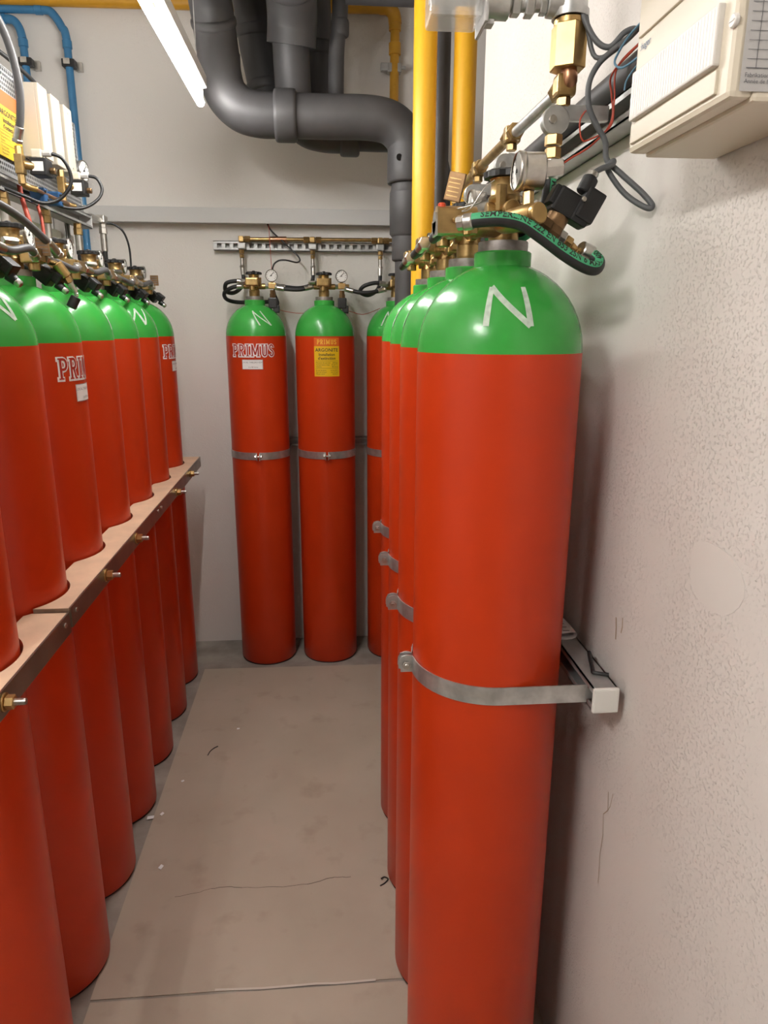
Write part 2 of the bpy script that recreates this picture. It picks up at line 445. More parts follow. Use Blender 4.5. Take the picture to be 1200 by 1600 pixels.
def brand(root, ang, zc, h=.052):
    wide = .86
    b = obj('brand_lettering', slab_word('PRIMUS', h, T+.12, cyl_map(R+.0007, ang, zc-h/2), wide=wide, du=-.0008, dv=-.0008), 'paper', root)
    obj('letter_fill', slab_word('PRIMUS', h, T-.035, cyl_map(R+.0013, ang, zc-h/2), wide=wide), 'print_red', b)
def white_label(root, ang, zc):
    b = obj('white_label', rects(MB(), [(-.046, -.021, .046, .021)], cyl_map(R+.0009, ang, zc), 10), 'paper', root)
    f = cyl_map(R+.0015, ang, zc); m = MB()
    print_text(m, 'LOCAL TABLEAU EDM', .0092, f, 0, .006); print_text(m, '6 x 80 litres', .0085, f, .004, -.014)
    for q in ((-.0455, -.0207, .0455, -.0197), (-.0455, .0197, .0455, .0207), (-.0455, -.02, -.0445, .02), (.0445, -.02, .0455, .02)): rects(m, [q], f, 6)
    obj('lettering', m, 'greyink', b)
WARN = [('ARGONITE', .0205, .024), ('Installation', .0165, .006), ("d'extinction", .0165, -.010)]
def warn_print(f, w=.112, h=.168, sc=1):
    m = MB()
    for s, sz, v in WARN: print_text(m, s, sz*sc, f, 0, v*sc, bold=.0003)
    for k, (a, b_) in enumerate([('Pression de service', '200 bar'), ('Temperature max.', '15-50 °C'), ('Volume', '80 litres')]):
        print_text(m, a, .0082*sc, f, -w*.44, (-.0265-.0085*k)*sc, align='LEFT'); print_text(m, b_, .0082*sc, f, w*.44, (-.0265-.0085*k)*sc, align='RIGHT')
    for k, (a, b_) in enumerate([('En cas de panne', 'service 24 h'), ('Gaz non toxique', 'jour et nuit'), ('Ne pas ouvrir', 'attention')]):
        print_text(m, a, .0070*sc, f, -w*.44, (-.0585-.008*k)*sc, align='LEFT'); print_text(m, b_, .0070*sc, f, w*.44, (-.0585-.008*k)*sc, align='RIGHT')
    for v in (-.0165, -.0485): rects(m, [(-w*.45, v*sc, w*.45, (v+.0009)*sc)], f, 8)
    return m
def warning_label(root, ang, zc):
    w, h = .112, .166
    b = obj('warning_label', rects(MB(), [(-w/2, -h/2, w/2, h/2)], cyl_map(R+.0008, ang, zc), 14), 'label_y', root)
    obj('label_heading', rects(MB(), [(-w/2, h/2-.036, w/2, h/2)], cyl_map(R+.0013, ang, zc), 14), 'label_o', b)
    obj('heading_lettering', slab_word('PRIMUS', .020, T, cyl_map(R+.0018, ang, zc+h/2-.028)), 'orange_ink', b)
    obj('lettering', warn_print(cyl_map(R+.0016, ang, zc), w, h), 'ink', b)

# ---- the valve on each cylinder, in a frame that faces -y
ZV = ZS+.170         # top of the neck ring
def mk_valve_body():
    m = MB().lathe([(.0225, ZV-.002), (.0235, ZV+.004), None, (.0235, ZV+.024), None, (.021, ZV+.028), (.0205, ZV+.055), None, (.0255, ZV+.058), (.0255, ZV+.064), None, (.0225, ZV+.067), (.0225, ZV+.086), (.025, ZV+.090)], 28)
    m.cyl((-.046, 0, ZV+.042), (.050, 0, ZV+.042), .0125, 14)
    m.cyl((0, -.030, ZV+.042), (0, .030, ZV+.042), .015, 14)
    m.box((0, .022, ZV+.03), (.03, .03, .034), bev=.003)
    m.cyl((.026, -.012, ZV+.040), (.026, -.012, ZV+.078), .0085, 6)
    return m
def mk_wheel():
    m = MB(); n = 48; vs = []; prof = [(.0, 0), (1, .002), (1, .010), (.85, .013), (.35, .013)]
    rad = lambda i: .0335+.0018*math.cos(2*PI*i/n*12)
    for fr, z in prof[1:]:
        vs += [(rad(i)*fr*math.cos(2*PI*i/n), rad(i)*fr*math.sin(2*PI*i/n), ZV+.089+z) for i in range(n)]
    fs = [(k*n+i, k*n+(i+1) % n, (k+1)*n+(i+1) % n, (k+1)*n+i) for k in range(3) for i in range(n)]
    fs += [tuple(range(n))[::-1], tuple(range(3*n, 4*n))]
    m.add(vs, fs, False); m.lathe([(.007, ZV+.100), (.007, ZV+.106), (.004, ZV+.107)], 12)
    return m
def mk_pilot():
    m = MB().box((-.004, -.046, ZV+.056), (.056, .034, .036), bev=.004)
    m.box((-.004, -.066, ZV+.057), (.050, .010, .030), bev=.003)
    m.cyl((-.004, -.05, ZV+.022), (-.004, -.05, ZV+.042), .013, 16)
    return m
def mk_nuts(xs):
    m = MB()
    for p, q, r in xs: m.cyl(p, q, r, 6)
    return m
def gauge(root, c, d, r=.0265, stem=None):
    """pressure gauge with its face towards d"""
    F4 = frame(c, Vector(c)+Vector(d))
    g = obj('pressure_gauge', MB().lathe([(r*.55, -.026), None, (r*.9, -.024), (r*.95, -.004), None, (r, -.003), (r, .004), (r*.93, .006), None, (r*.88, .005)], 36, F4, cap=False).lathe([(.009, -.042), (.009, -.024)], 6, F4, False), 'zinc', root)
    obj('dial', MB().lathe([(r*.90, .002), (r*.90, .0032)], 32, F4), 'dial', g)
    m = MB()
    for k in range(11):
        a = math.radians(225-27*k); u = Vector((math.cos(a), math.sin(a)))
        f = lambda x, y: F4 @ Vector((x, y, .0042))
        quad_strip(m, [tuple(u*r*.64), tuple(u*r*.80)], r*.06, f)
    quad_strip(m, [(-.25*r, -.12*r), (.42*r, .52*r)], r*.09, f)
    m.lathe([(r*.09, .0034), (r*.09, .0055)], 10, F4)
    obj('needle', m, 'ink', g)
    return g
def switch(root, p, d, sc=1.3):
    """black pressure switch, from the brass stem at p along d"""
    p = Vector(p); d = Vector(d).normalized(); F4 = frame(p, p+d) @ Matrix.Scale(sc, 4)
    b = obj('pressure_switch', MB().box((0, 0, .042), (.030, .030, .036), F4, .004).box((.0, .011, .062), (.026, .022, .026), F4, .004).lathe([(.009, .07), (.007, .085)], 12, F4), 'black', root)
    obj('switch_stem', MB().lathe([(.0095, 0), (.0095, .012), None, (.0115, .012), (.0115, .026)], 6, F4, False), 'bronze', b)
    obj('cable_gland', MB().lathe([(.0065, .084), (.0065, .092), (.004, .094)], 10, F4), 'zinc', b)
    return b
def tag_plate(root, c, rx=0, key=None):
    F4 = Matrix.Translation(c) @ Matrix.Rotation(rx, 4, 'X')
    b = obj('tag_plate', MB().box((0, 0, 0), (.032, .0035, .040), F4, .001), 'bronze', root)
    m = MB()
    for k in range(4): m.box((0, -.0019, -.012+.008*k), (.024, .0005, .0018), F4)
    obj('tag_lines', m, 'greyink', b)

def valve(root, rot, swd=(0, 0, -1), tagp=False):
    """adds valve parts to the cylinder 'root', turned by rot about its axis"""
    o = lambda name, mb, m, key=None: obj(name, mb, m, root, rot=rot, key=key)
    vb = o('valve_body', mk_valve_body, 'brass', 'vb')
    obj('handwheel', mk_wheel, 'black', vb, key='wheel')
    obj('pilot_block', mk_pilot, 'brass', vb, (0, 0, -.026 if rot > 1 else 0), key='pilot')
    for k, q in enumerate([((-.064, 0, ZV+.042), (-.044, 0, ZV+.042), .012), ((-.066, -.010, ZV+.058), (-.034, -.03, ZV+.058), .0085), ((.048, 0, ZV+.042), (.066, 0, ZV+.042), .012)]):
        obj('hex_nut', lambda: mk_nuts([q]), 'zinc', vb, key='nut%d' % k)
    obj('gauge_tee', lambda: MB().box((.080, 0, ZV+.044), (.034, .026, .026), bev=.003).cyl((.078, 0, ZV+.055), (.078, 0, ZV+.066), .0075, 6).cyl((.096, 0, ZV+.044), (.112, 0, ZV+.044), .010, 6), 'brass_bright', vb, key='tee')
    g = gauge(root, (0, 0, 0), (0, -1, 0)) if 0 else None
    T4 = Matrix.Rotation(rot, 4, 'Z')
    c = T4 @ Vector((.078, -.012, ZV+.086)); d = T4 @ Vector((0, -1, 0))
    gauge(root, c, d)
    p = T4 @ Vector((.080, 0, ZV+.030)) + (T4 @ Vector(swd))*.004
    switch(root, p, T4 @ Vector(swd))
    if tagp: tag_plate(root, T4 @ Vector((0, -.073, ZV+.050)))
    return vb

def gas_cylinder(x, y, label, group, rot, swd=(0, 0, -1), N=None, brand_at=None, warn_at=None, tagp=False, custom=None):
    t = thing('gas_cylinder', label, 'gas cylinder', (x, y, 0), 0, group)
    obj('body', mk_body, 'red', t, key='body'); obj('shoulder', mk_shoulder, 'green', t, key='shoulder')
    obj('neck_collar', mk_collar, 'green', t, key='collar'); obj('neck_ring', mk_ring, 'zinc_ring', t, key='ring')
    obj('base_rim', mk_rim, 'rim', t, key='rim')
    if N: obj('chalk_letter', mk_N(*N), 'chalk', t)
    if brand_at is not None: brand(t, brand_at, 1.497); white_label(t, brand_at-.02, 1.437)
    if warn_at is not None: warning_label(t, warn_at, 1.468)
    if custom: custom(t)
    else: valve(t, rot, swd, tagp)
    return t
M['zinc_ring'] = mat('dull_thread_steel', (.42, .38, .36), .5, .7, var=.35, vscale=50)

LROW = [(-.703, 1.204), (-.722, 1.514), (-.735, 1.826), (-.743, 2.138), (-.749, 2.449), (-.754, 2.756), (-.759, 3.064)]
BROW = [(-.304, 3.273), (.003, 3.272), (.327, 3.289)]
NROW = [(.285, 1.159), (.288, 1.451), (.294, 1.750), (.298, 2.053)]
GL, GB, GN = 'gas cylinders behind the boards on the left', 'gas cylinders along the back wall', 'gas cylinders along the right wall'
rad = math.radians
Llab = ['nearest red gas cylinder of the left row, cut off by the photo edge', 'second cylinder of the left row, chalk stroke on green shoulder, half cut off',
        'third cylinder of the left row, with white block letters and white label near its edge', 'fourth cylinder of the left row, plain red, behind the one with white letters',
        'fifth cylinder of the left row, plain red, third from the far end', 'sixth cylinder of the left row, chalk N on its green shoulder, next to last',
        'farthest cylinder of the left row, white block letters, at the board end']
LN = {1: (rad(60), .05, .105, .05), 3: (rad(106), .03, .075, .045), 5: (rad(47), .045, .10, .05, .5)}
for i, (x, y) in enumerate(LROW):
    gas_cylinder(x, y, Llab[i], GL, PI/2, (-.1, -.75, -.62), LN.get(i), brand_at={2: rad(93), 6: rad(93)}.get(i), tagp=i in (2, 6))
gas_cylinder(*BROW[0], 'left cylinder at the back wall with white block letters and chalk N', GB, 0, N=(rad(25), .045, .105, .046, -.55, .006), brand_at=rad(-3), tagp=False)
gas_cylinder(*BROW[1], 'middle cylinder at the back wall with the yellow warning label', GB, 0, warn_at=rad(3))
gas_cylinder(*BROW[2], 'right cylinder at the back wall, partly behind the near right row', GB, 0, N=(rad(-24), .045, .105, .046, .2, .006))

# ---- near right cylinder: valve pieces one by one
def near_valve(t):
    ox, oy = NROW[0]
    L = lambda x, y, z: Vector((x-ox, y-oy, z))
    rot = -PI/2
    vb = obj('valve_body', lambda: mk_valve_body(), 'brass', t, rot=rot)
    obj('handwheel', None, 'black', vb, key='wheel')
    # pilot block with rounded end towards the aisle
    pb = MB(); pts_ = [(-.017, -.020), (.017, -.020), (.017, .012)] + arc(0, .008, .017, .012, 20, 160, 8) + [(-.017, .012)]
    pb.prism(pts_, .06, Matrix.Translation(L(.172, 1.125, 1.752)) @ Matrix(((0, 0, 1, 0), (-1, 0, 0, 0), (0, 1, 0, 0), (0, 0, 0, 1))))
    pb.cyl(L(.228, 1.13, 1.748), L(.275, 1.15, 1.75), .019, 20); pb.cyl(L(.215, 1.10, 1.728), L(.215, 1.10, 1.74), .006, 6)
    pb.cyl(L(.20, 1.135, 1.742), L(.20, 1.165, 1.742), .013, 14)
    P = obj('pilot_block', pb, 'brass', t)
    obj('face_plate', MB().prism(arc(0, 0, .0165, .0165, 0, 360, 24)[:-1], .003, Matrix.Translation(L(.169, 1.125, 1.748)) @ Matrix(((0, 0, 1, 0), (-1, 0, 0, 0), (0, 1, 0, 0), (0, 0, 0, 1)))).box(L(.1705, 1.125, 1.739), (.003, .033, .02)), 'zinc', P)
    obj('grub_screw', MB().cyl(L(.197, 1.099, 1.750), L(.197, 1.106, 1.750), .0035, 10), 'brass_bright', P)
    obj('safety_pin', MB().cyl(L(.180, 1.122, 1.765), L(.180, 1.122, 1.776), .006, 12), 'orange', P)
    F4 = Matrix.Translation(L(.198, 1.115, 1.797)) @ Matrix.Rotation(rad(-28), 4, 'Z') @ Matrix.Rotation(rad(14), 4, 'Y')
    tp = obj('tag_plate', MB().box((0, 0, 0), (.026, .005, .040), F4, .0012), 'bronze', t)
    m = MB()
    for k in range(5): m.box((-.001, -.0027, -.013+.006*k), (.018, .0005, .0014), F4)
    obj('tag_lines', m, 'brass', tp)
    m = MB().tube([L(.208, 1.11, 1.782), L(.214, 1.095, 1.768), L(.205, 1.092, 1.760), L(.218, 1.09, 1.765), L(.235, 1.085, 1.79), L(.25, 1.085, 1.802)], .0008, 6)
    m.tube([L(.20, 1.10, 1.765), L(.225, 1.09, 1.770), L(.232, 1.09, 1.775), L(.21, 1.095, 1.769)], .0012, 6)
    obj('seal_wire', m, 'zinc', tp)
    # brass hex block, cap and diagonal chain of fittings
    m = MB(); m.lathe([(.010, 0), (.015, .012), (.0170, .03), (.0170, .068), (.015, .078)], 28, frame(L(.266, 1.115, 1.745), L(.302, 1.045, 1.751))); 
    obj('brass_cap', m.cyl(L(.3015, 1.047, 1.751), L(.306, 1.037, 1.752), .0148, 28), 'brass_bright', t)
    obj('union_nut', MB().cyl(L(.298, 1.072, 1.762), L(.298, 1.075, 1.786), .0085, 6), 'brass', t)
    a = Vector((.304, 1.066, 1.747)); d = Vector((.66, 0, -.40)).normalized()
    pt = lambda s: L(*(a+d*s))
    ch = MB().cyl(pt(-.012), pt(.006), .0115, 6).cyl(pt(.006), pt(.028), .0145, 6).cyl(pt(.028), pt(.045), .0135, 6)
    obj('fitting_chain', ch, 'bronze', t)
    obj('hex_nut', MB().cyl(pt(.045), pt(.056), .0125, 6), 'zinc', t)
    obj('reducer', MB().cyl(pt(.056), pt(.068), .011, 6).cyl(pt(.068), pt(.080), .007, 12, .005).cyl(pt(.08), pt(.086), .006, 6), 'brass_bright', t)
    # gauge facing the aisle, and its stem to the right
    g = gauge(t, L(.284, 1.075, 1.812), (-1, -.05, .05), .027)
    obj('gauge_can', MB().cyl(L(.280, 1.075, 1.812), L(.318, 1.073, 1.812), .0255, 36), 'zinc', g)
    obj('gauge_stem', MB().cyl(L(.318, 1.073, 1.815), L(.346, 1.073, 1.818), .0125, 6), 'zinc', g)
    # black solenoid, tipped up to the right
    p0 = Vector((.334, 1.085, 1.728)); d = Vector((.16, 0, .30)).normalized()
    st = obj('solenoid_stem', MB().cyl(L(*(p0)), L(*(p0+d*.012)), .0155, 6).cyl(L(*(p0+d*.012)), L(*(p0+d*.036)), .0165, 20), 'bronze', t)
    F4 = frame(L(*(p0+d*.030)), L(*(p0+d*.05)), (0, 1, 0))
    # local x = up x d
    b = MB().box((0, 0, .018), (.040, .036, .036), F4, .004).box((-.017, 0, .021), (.020, .028, .028), F4, .003)
    b.box((.026, -.004, .018), (.028, .032, .036), F4, .004)
    s = obj('solenoid_coil', b, 'black', t)
    q = Vector((.391, 1.078, 1.790))
    obj('plug', MB().box((.030, -.008, .030), (.030, .030, .046), F4, .004).cyl(L(.380, 1.076, 1.785), L(.391, 1.078, 1.806), .0115, 16), 'black', s)
    obj('plug_screw', MB().cyl(L(.3755, 1.055, 1.774), L(.3755, 1.060, 1.774), .0035, 12), 'zinc', s)
    obj('cable_gland', MB().cyl(L(.391, 1.078, 1.806), L(.395, 1.079, 1.814), .0085, 10), 'zinc', s)
gas_cylinder(*NROW[0], 'nearest cylinder on the right, tallest in view, with large chalk N', GN, 0, N=(rad(-8), .040, .096, .060, 0, .0085), custom=near_valve)
gas_cylinder(*NROW[1], 'second cylinder of the right row, just behind the nearest one', GN, -PI/2, (.1, .75, .4), N=(rad(-104), .04, .10, .05))
gas_cylinder(*NROW[2], 'third cylinder of the right row, seen as a narrow red strip', GN, -PI/2, (.1, .75, .4), N=(rad(-100), .04, .10, .05))
gas_cylinder(*NROW[3], 'farthest cylinder of the right row, leftmost narrow red strip', GN, -PI/2, (.1, .75, .4))

# ================================================================== clamp bands and their rails
def clamp(x, y, z, ang, reach, label, group, hw=.016):
    """band in two halves; local frame: bolt at -y, rail at +y at distance reach"""
    t = thing('clamp_band', label, 'clamp', (x, y, z), ang, group)
    r = R+.0018
    for sgn in (-1, 1):
        path = [(sgn*.010, -r-.024), (sgn*.010, -r-.004)] + [(sgn*r*math.sin(a), -r*math.cos(a)) for a in [rad(6)+k*(PI/2-rad(6))/14 for k in range(15)]] + [(sgn*r, reach*.5), (sgn*r, reach-.004)]
        path[0] = (sgn*.006, -r-.022); path[1] = (sgn*.006, -r-.001)
        vs = []; fs = []
        for k, p in enumerate(path):
            a = Vector(path[max(k-1, 0)]); b = Vector(path[min(k+1, len(path)-1)]); tt = (b-a).normalized(); nn = Vector((tt.y, -tt.x))*sgn*.0011
            for s_ in (-1, 1):
                for zz in (-hw, hw): vs.append((p[0]+nn.x*s_, p[1]+nn.y*s_, zz))
        for k in range(len(path)-1):
            a = 4*k; b = a+4
            fs += [(a, a+1, b+1, b), (a+3, a+2, b+2, b+3), (a+1, a+3, b+3, b+1), (a+2, a, b, b+2)]
        fs += [(0, 2, 3, 1), (4*len(path)-4, 4*len(path)-3, 4*len(path)-1, 4*len(path)-2)]
        h = obj('strap_half', MB().add(vs, fs, [False]*len(fs)), 'steel', t)
        lug = MB(); lug.prism(arc(0, 0, .016, .016, 0, 180, 12)[::1] + [(-.016, -.010), (.016, -.010)], .0026, Matrix.Translation((sgn*.0075-.0013, -r-.010, .002)) @ Matrix(((0, 0, 1, 0), (1, 0, 0, 0), (0, 1, 0, 0), (0, 0, 0, 1))))
        obj('flange', lug, 'steel', h)
        obj('hook', MB().box((sgn*r, reach-.001, 0), (.003, .012, hw*1.2)), 'steel', h)
    b = obj('clamp_bolt', MB().cyl((-.015, -r-.012, 0), (.017, -r-.012, 0), .004, 12).cyl((-.0165, -r-.012, 0), (-.0095, -r-.012, 0), .0082, 6), 'zinc', t)
    obj('nut', MB().cyl((.0095, -r-.012, 0), (.0155, -r-.012, 0), .0078, 6), 'zinc', b)
    obj('washer', MB().cyl((-.0098, -r-.012, 0), (-.0085, -r-.012, 0), .0098, 18), 'zinc', b)
    return t
ZRN = 1.003
for i, (x, y) in enumerate(NROW):
    # bolt end towards -x
    clamp(x, y, ZRN, -PI/2, .432-x, ['steel clamp band round the nearest right cylinder', 'steel clamp band round the second right cylinder', 'steel clamp band round the third right cylinder', 'steel clamp band round the farthest right cylinder'][i], 'clamp bands of the right row')
for i, (x, y) in enumerate(BROW):
    clamp(x, y, 1.032, 0, 3.398-y, ['steel clamp band round the left back cylinder', 'steel clamp band round the middle back cylinder', 'steel clamp band round the right back cylinder'][i], 'clamp bands of the back row', .0165)
def strut(p, q, w, d, face, slots=True, lip=.010, th=.0025):
    """C channel from p to q: w wide, d deep; face = unit vector of the open/slotted side"""
    p, q = Vector(p), Vector(q); F4 = frame(p, q, face); L = (q-p).length     # local y towards face
    m = MB(); m.box((0, -d/2+th/2, L/2), (w, th, L), F4)
    for s in (-1, 1):
        m.box((s*(w/2-th/2), 0, L/2), (th, d, L), F4); m.box((s*(w/2-lip/2), d/2-th/2, L/2), (lip, th, L), F4)
    return m
t = thing('mounting_rail', 'steel rail along the right wall that holds the clamp bands', 'rail', (.4515, 1.0, 1.001))
obj('channel', strut((0, .006, 0), (0, 1.26, 0), .041, .041, (-1, 0, 0)), 'rail', t)
obj('end_cap', MB().box((0, .002, 0), (.044, .008, .044), bev=.003), 'white', t, label='white plastic end cap')
t = thing('mounting_rail', 'short steel rail on the back wall behind the clamp bands', 'rail', (0, 3.419, 1.055))
obj('channel', strut((-.455, 0, 0), (.60, 0, 0), .041, .038, (0, -1, 0)), 'rail', t)
# hex key and folded paper on the right rail
tag(obj('hex_key', MB().tube([(.468, 1.125, 1.0265), (.4505, 1.062, 1.0265), (.4475, 1.052, 1.0265), (.4515, 1.0475, 1.0265), (.4705, 1.040, 1.0265)], .0038, 6, 2), 'black'), 'black hex key lying on the right rail near its white cap', 'tool')
pm = MB(); vs = []; fs = []
sec = [(-.017, .0015), (-.012, .0005), (-.003, .0), (.008, .001), (.0145, .004), (.0165, .009), (.014, .0135), (.006, .014), (-.008, .012), (-.016, .011)]
for k in range(9):
    for a, b in sec: vs.append((.4515+a*(1-.02*k), 1.19+.016*k, 1.0225+b*(1+.06*math.sin(k))))
n = len(sec)
for k in range(8):
    for i in range(n-1): fs.append((k*n+i, k*n+i+1, (k+1)*n+i+1, (k+1)*n+i))
pm.add(vs, fs, True)
o = obj('folded_paper', pm, 'paper'); sd = o.modifiers.new('thickness', 'SOLIDIFY'); sd.thickness = .0008
tag(o, 'folded white paper sheet lying on the rail behind the nearest cylinder', 'paper')
m = MB()
for k in range(7): rects(m, [(.005+.016*k, -.006, .008+.016*k, .007)], lambda u, v: Vector((.4515+v-.003, 1.19+u, 1.0225+.0152)))
obj('print_line', m, 'greyink', o)

# ================================================================== boards in front of the left row
def board(y0, y1, ztop, dx, label, cyl_idx):
    t = thing('retaining_board', label, 'board', (0, 0, 0), 0, 'retaining boards of the left row'); th = .034
    XF = lambda y: -.545-.018*(y-1.2)+dx
    back = []; n = int((y1-y0)/.012)
    for k in range(n+1):
        y = y1+(y0-y1)*k/n; xb = XF(y)-.085
        for cx, cy in LROW:
            if abs(y-cy) < R+.006: xb = max(xb, cx+math.sqrt((R+.006)**2-(y-cy)**2))
        back.append((min(xb, XF(y)-.012), y))
    bt = MB()
    for zz, rev in ((ztop-th, 1), (ztop, 0)):
        for k in range(n):
            a, b = back[k], back[k+1]
            bt.add([(XF(a[1]), a[1], zz), (a[0], a[1], zz), (b[0], b[1], zz), (XF(b[1]), b[1], zz)], [(0, 1, 2, 3) if not rev else (3, 2, 1, 0)])
    for k in range(n):
        a, b = back[k], back[k+1]
        bt.add([(a[0], a[1], ztop-th), (a[0], a[1], ztop), (b[0], b[1], ztop), (b[0], b[1], ztop-th)], [(0, 1, 2, 3)], True)
    bt.add([(XF(y0), y0, ztop-th), (XF(y1), y1, ztop-th), (XF(y1), y1, ztop), (XF(y0), y0, ztop)], [(0, 1, 2, 3)])
    for yy, p in ((y1, back[0]), (y0, back[-1])):
        bt.add([(XF(yy), yy, ztop-th), (XF(yy), yy, ztop), (p[0], yy, ztop), (p[0], yy, ztop-th)], [(0, 1, 2, 3) if yy == y1 else (3, 2, 1, 0)])
    obj('plywood', bt, 'wood', t)
    if back[-1][0] < XF(y0)-.03: obj('plywood_end', MB().box(((XF(y0)+back[-1][0])/2, y0-.0006, ztop-th/2), (XF(y0)-back[-1][0]-.001, .0012, th-.001)), 'ply', t)
    F4 = Matrix.Translation((XF(y0), y0, ztop)) @ Matrix.Rotation(math.atan(.018), 4, 'Z'); Lb = y1-y0
    obj('angle_strip', MB().box((.002, Lb/2, -.0215), (.004, Lb, .045), F4).box((-.009, Lb/2, -th-.0015), (.022, Lb, .003), F4), 'angle', t)
    for y in (.03, Lb-.03):
        obj('screw', MB().cyl(F4 @ Vector((.004, y, -.016)), F4 @ Vector((.0068, y, -.016)), .0055, 12), 'zinc', t)
    return t
board(.55, 1.417, 1.013, .000, 'nearest plywood board with metal strip in front of the left cylinders', (0, 1))
board(1.420, 2.318, 1.022, .003, 'middle plywood board with metal strip in front of the left cylinders', (2, 3))
board(2.322, 3.23, 1.018, .000, 'farthest plywood board with metal strip in front of the left cylinders', (4, 5, 6))
Rl = ['nearest threaded rod with nut through the left board, at the photo edge', 'second threaded rod, on the middle left board toward the viewer', 'third threaded rod, on the middle left board near the joint',
      'fourth threaded rod, on the farthest left board', 'farthest threaded rod at the end of the left boards']
for i, (y, z, xf) in enumerate([(1.085, .994, -.543), (1.675, 1.003, -.551), (1.985, 1.004, -.556), (2.63, .991, -.571), (2.94, .998, -.5765)]):
    t = thing('threaded_rod', Rl[i], 'rod', (xf, y, z), 0, 'threaded rods through the left boards')
    m = MB().cyl((-.075, 0, 0), (.006, 0, 0), .0062, 12); pr = []
    for k in range(10): pr += [(.0064, .005+k*.0035), (.0056, .00675+k*.0035)]
    m.lathe(pr+[(.0055, .0400)], 14, frame((0, 0, 0), (1, 0, 0)))
    obj('rod', m, 'zinc', t)
    obj('hex_nut', MB().cyl((.008, 0, 0), (.022, 0, 0), .0125, 6), 'brass_bright', t)
    obj('washer', MB().cyl((.004, 0, 0), (.008, 0, 0), .016, 20), 'brass_bright', t)

# ================================================================== big pipes
def pipe_prof(path, r, n=28, sub=8):
    return MB().tube(path, r, n, sub)
def ring_on(p, q, r, n=32):
    p, q = Vector(p), Vector(q); L = (q-p).length
    return MB().lathe([(r-.008, 0), (r-.002, .004), (r, .012), (r, L-.012), (r-.002, L-.004), (r-.008, L)], n, frame(p, q))
YP = 2.85
t = thing('drain_pipe', 'thick dark grey pipe bending down beside the fluorescent tube and running right', 'pipe', (0, YP, 2.34))
L = lambda x, y, z: (x, y-YP, z-2.34)
pipe1 = [L(-.37, 1.9, 2.735), L(-.37, 2.45, 2.735), L(-.369, 2.62, 2.728), L(-.367, 2.76, 2.69), L(-.362, 2.835, 2.60), L(-.355, 2.85, 2.52)]
obj('ceiling_bend', pipe_prof(pipe1, .074), 'pipe', t)
obj('lower_bend', pipe_prof([L(-.355, 2.85, 2.53), L(-.353, 2.85, 2.47), L(-.335, 2.85, 2.405), L(-.285, 2.85, 2.357), L(-.22, 2.85, 2.340), L(-.155, 2.85, 2.339)], .0755), 'pipe', t)
obj('straight_run', pipe_prof([L(-.16, 2.85, 2.339), L(.03, 2.85, 2.339), L(.18, 2.85, 2.339), L(.262, 2.85, 2.322), L(.312, 2.85, 2.275), L(.326, 2.85, 2.22)], .0745), 'pipe', t)
obj('joint_sleeve', ring_on(L(-.165, 2.85, 2.339), L(-.085, 2.85, 2.339), .088), 'pipe', t)
obj('ring_joint', ring_on(L(-.364, 2.815, 2.632), L(-.362, 2.832, 2.605), .079), 'pipe', t)
obj('ring_joint', ring_on(L(-.3685, 2.60, 2.729), L(-.368, 2.635, 2.724), .079), 'pipe', t)
obj('down_sleeve', MB().lathe([(.068, -.02), None, (.078, -.022), (.079, -.10), (.079, -.145), (.076, -.152), None, (.062, -.152)][::-1], 36, Matrix.Translation(L(.326, 2.85, 2.27))), 'pipe', t)
obj('sleeve_hole', MB().cyl(L(.285, 2.777, 2.195), L(.2845, 2.7785, 2.1952), .012, 16), 'black', t)
vp = [(.062, 2.13), (.064, 2.10), None, (.069, 2.085), (.070, 2.06), (.069, 1.94), None, (.060, 1.93), (.060, 1.85), (.058, 1.845), None, (.048, 1.84), (.047, 1.5), (.047, 0.0)]
obj('downpipe', MB().lathe([None if p is None else (p[0], p[1]-2.34) for p in vp][::-1], 36, Matrix.Translation((.326, 0, 0))), 'pipe', t)
t = thing('drain_pipe', 'second thick dark grey pipe dropping behind the horizontal run', 'pipe', (-.09, 2.98, 2.4))
L = lambda x, y, z: (x+.09, y-2.98, z-2.4)
obj('ceiling_bend', pipe_prof([L(-.097, 1.9, 2.80), L(-.097, 2.5, 2.80), L(-.096, 2.68, 2.79), L(-.095, 2.82, 2.755), L(-.094, 2.92, 2.68), L(-.101, 2.95, 2.60)], .090), 'pipe', t)
obj('ring_joint', ring_on(L(-.0955, 2.80, 2.763), L(-.095, 2.835, 2.745), .096), 'pipe', t)
obj('lower_bend', pipe_prof([L(-.103, 2.95, 2.64), L(-.102, 2.99, 2.52), L(-.095, 3.0, 2.42), L(-.06, 3.0, 2.345), L(.01, 3.0, 2.322), L(.10, 3.0, 2.32)], .068), 'pipe', t)
obj('straight_run', pipe_prof([L(.08, 3.0, 2.32), L(.20, 3.0, 2.32), L(.33, 3.0, 2.315), L(.42, 3.0, 2.27), L(.46, 3.0, 2.14), L(.465, 3.0, 2.0), L(.466, 3.0, 1.0), L(.466, 3.0, 0.03)], .060), 'pipe', t)
obj('joint_sleeve', ring_on(L(.075, 3.0, 2.32), L(.150, 3.0, 2.32), .080), 'pipe', t)
def plain_pipe(label, path, r, rings=(), m='pipe', sub=6, name='drain_pipe'):
    o = Vector(path[-1]); t = thing(name, label, 'pipe', o)
    obj('pipe_run', MB().tube([Vector(p)-o for p in path], r, 24, sub), m, t)
    for p, q, rr in rings: obj('ring_joint', ring_on(Vector(p)-o, Vector(q)-o, rr), m, t)
    return t
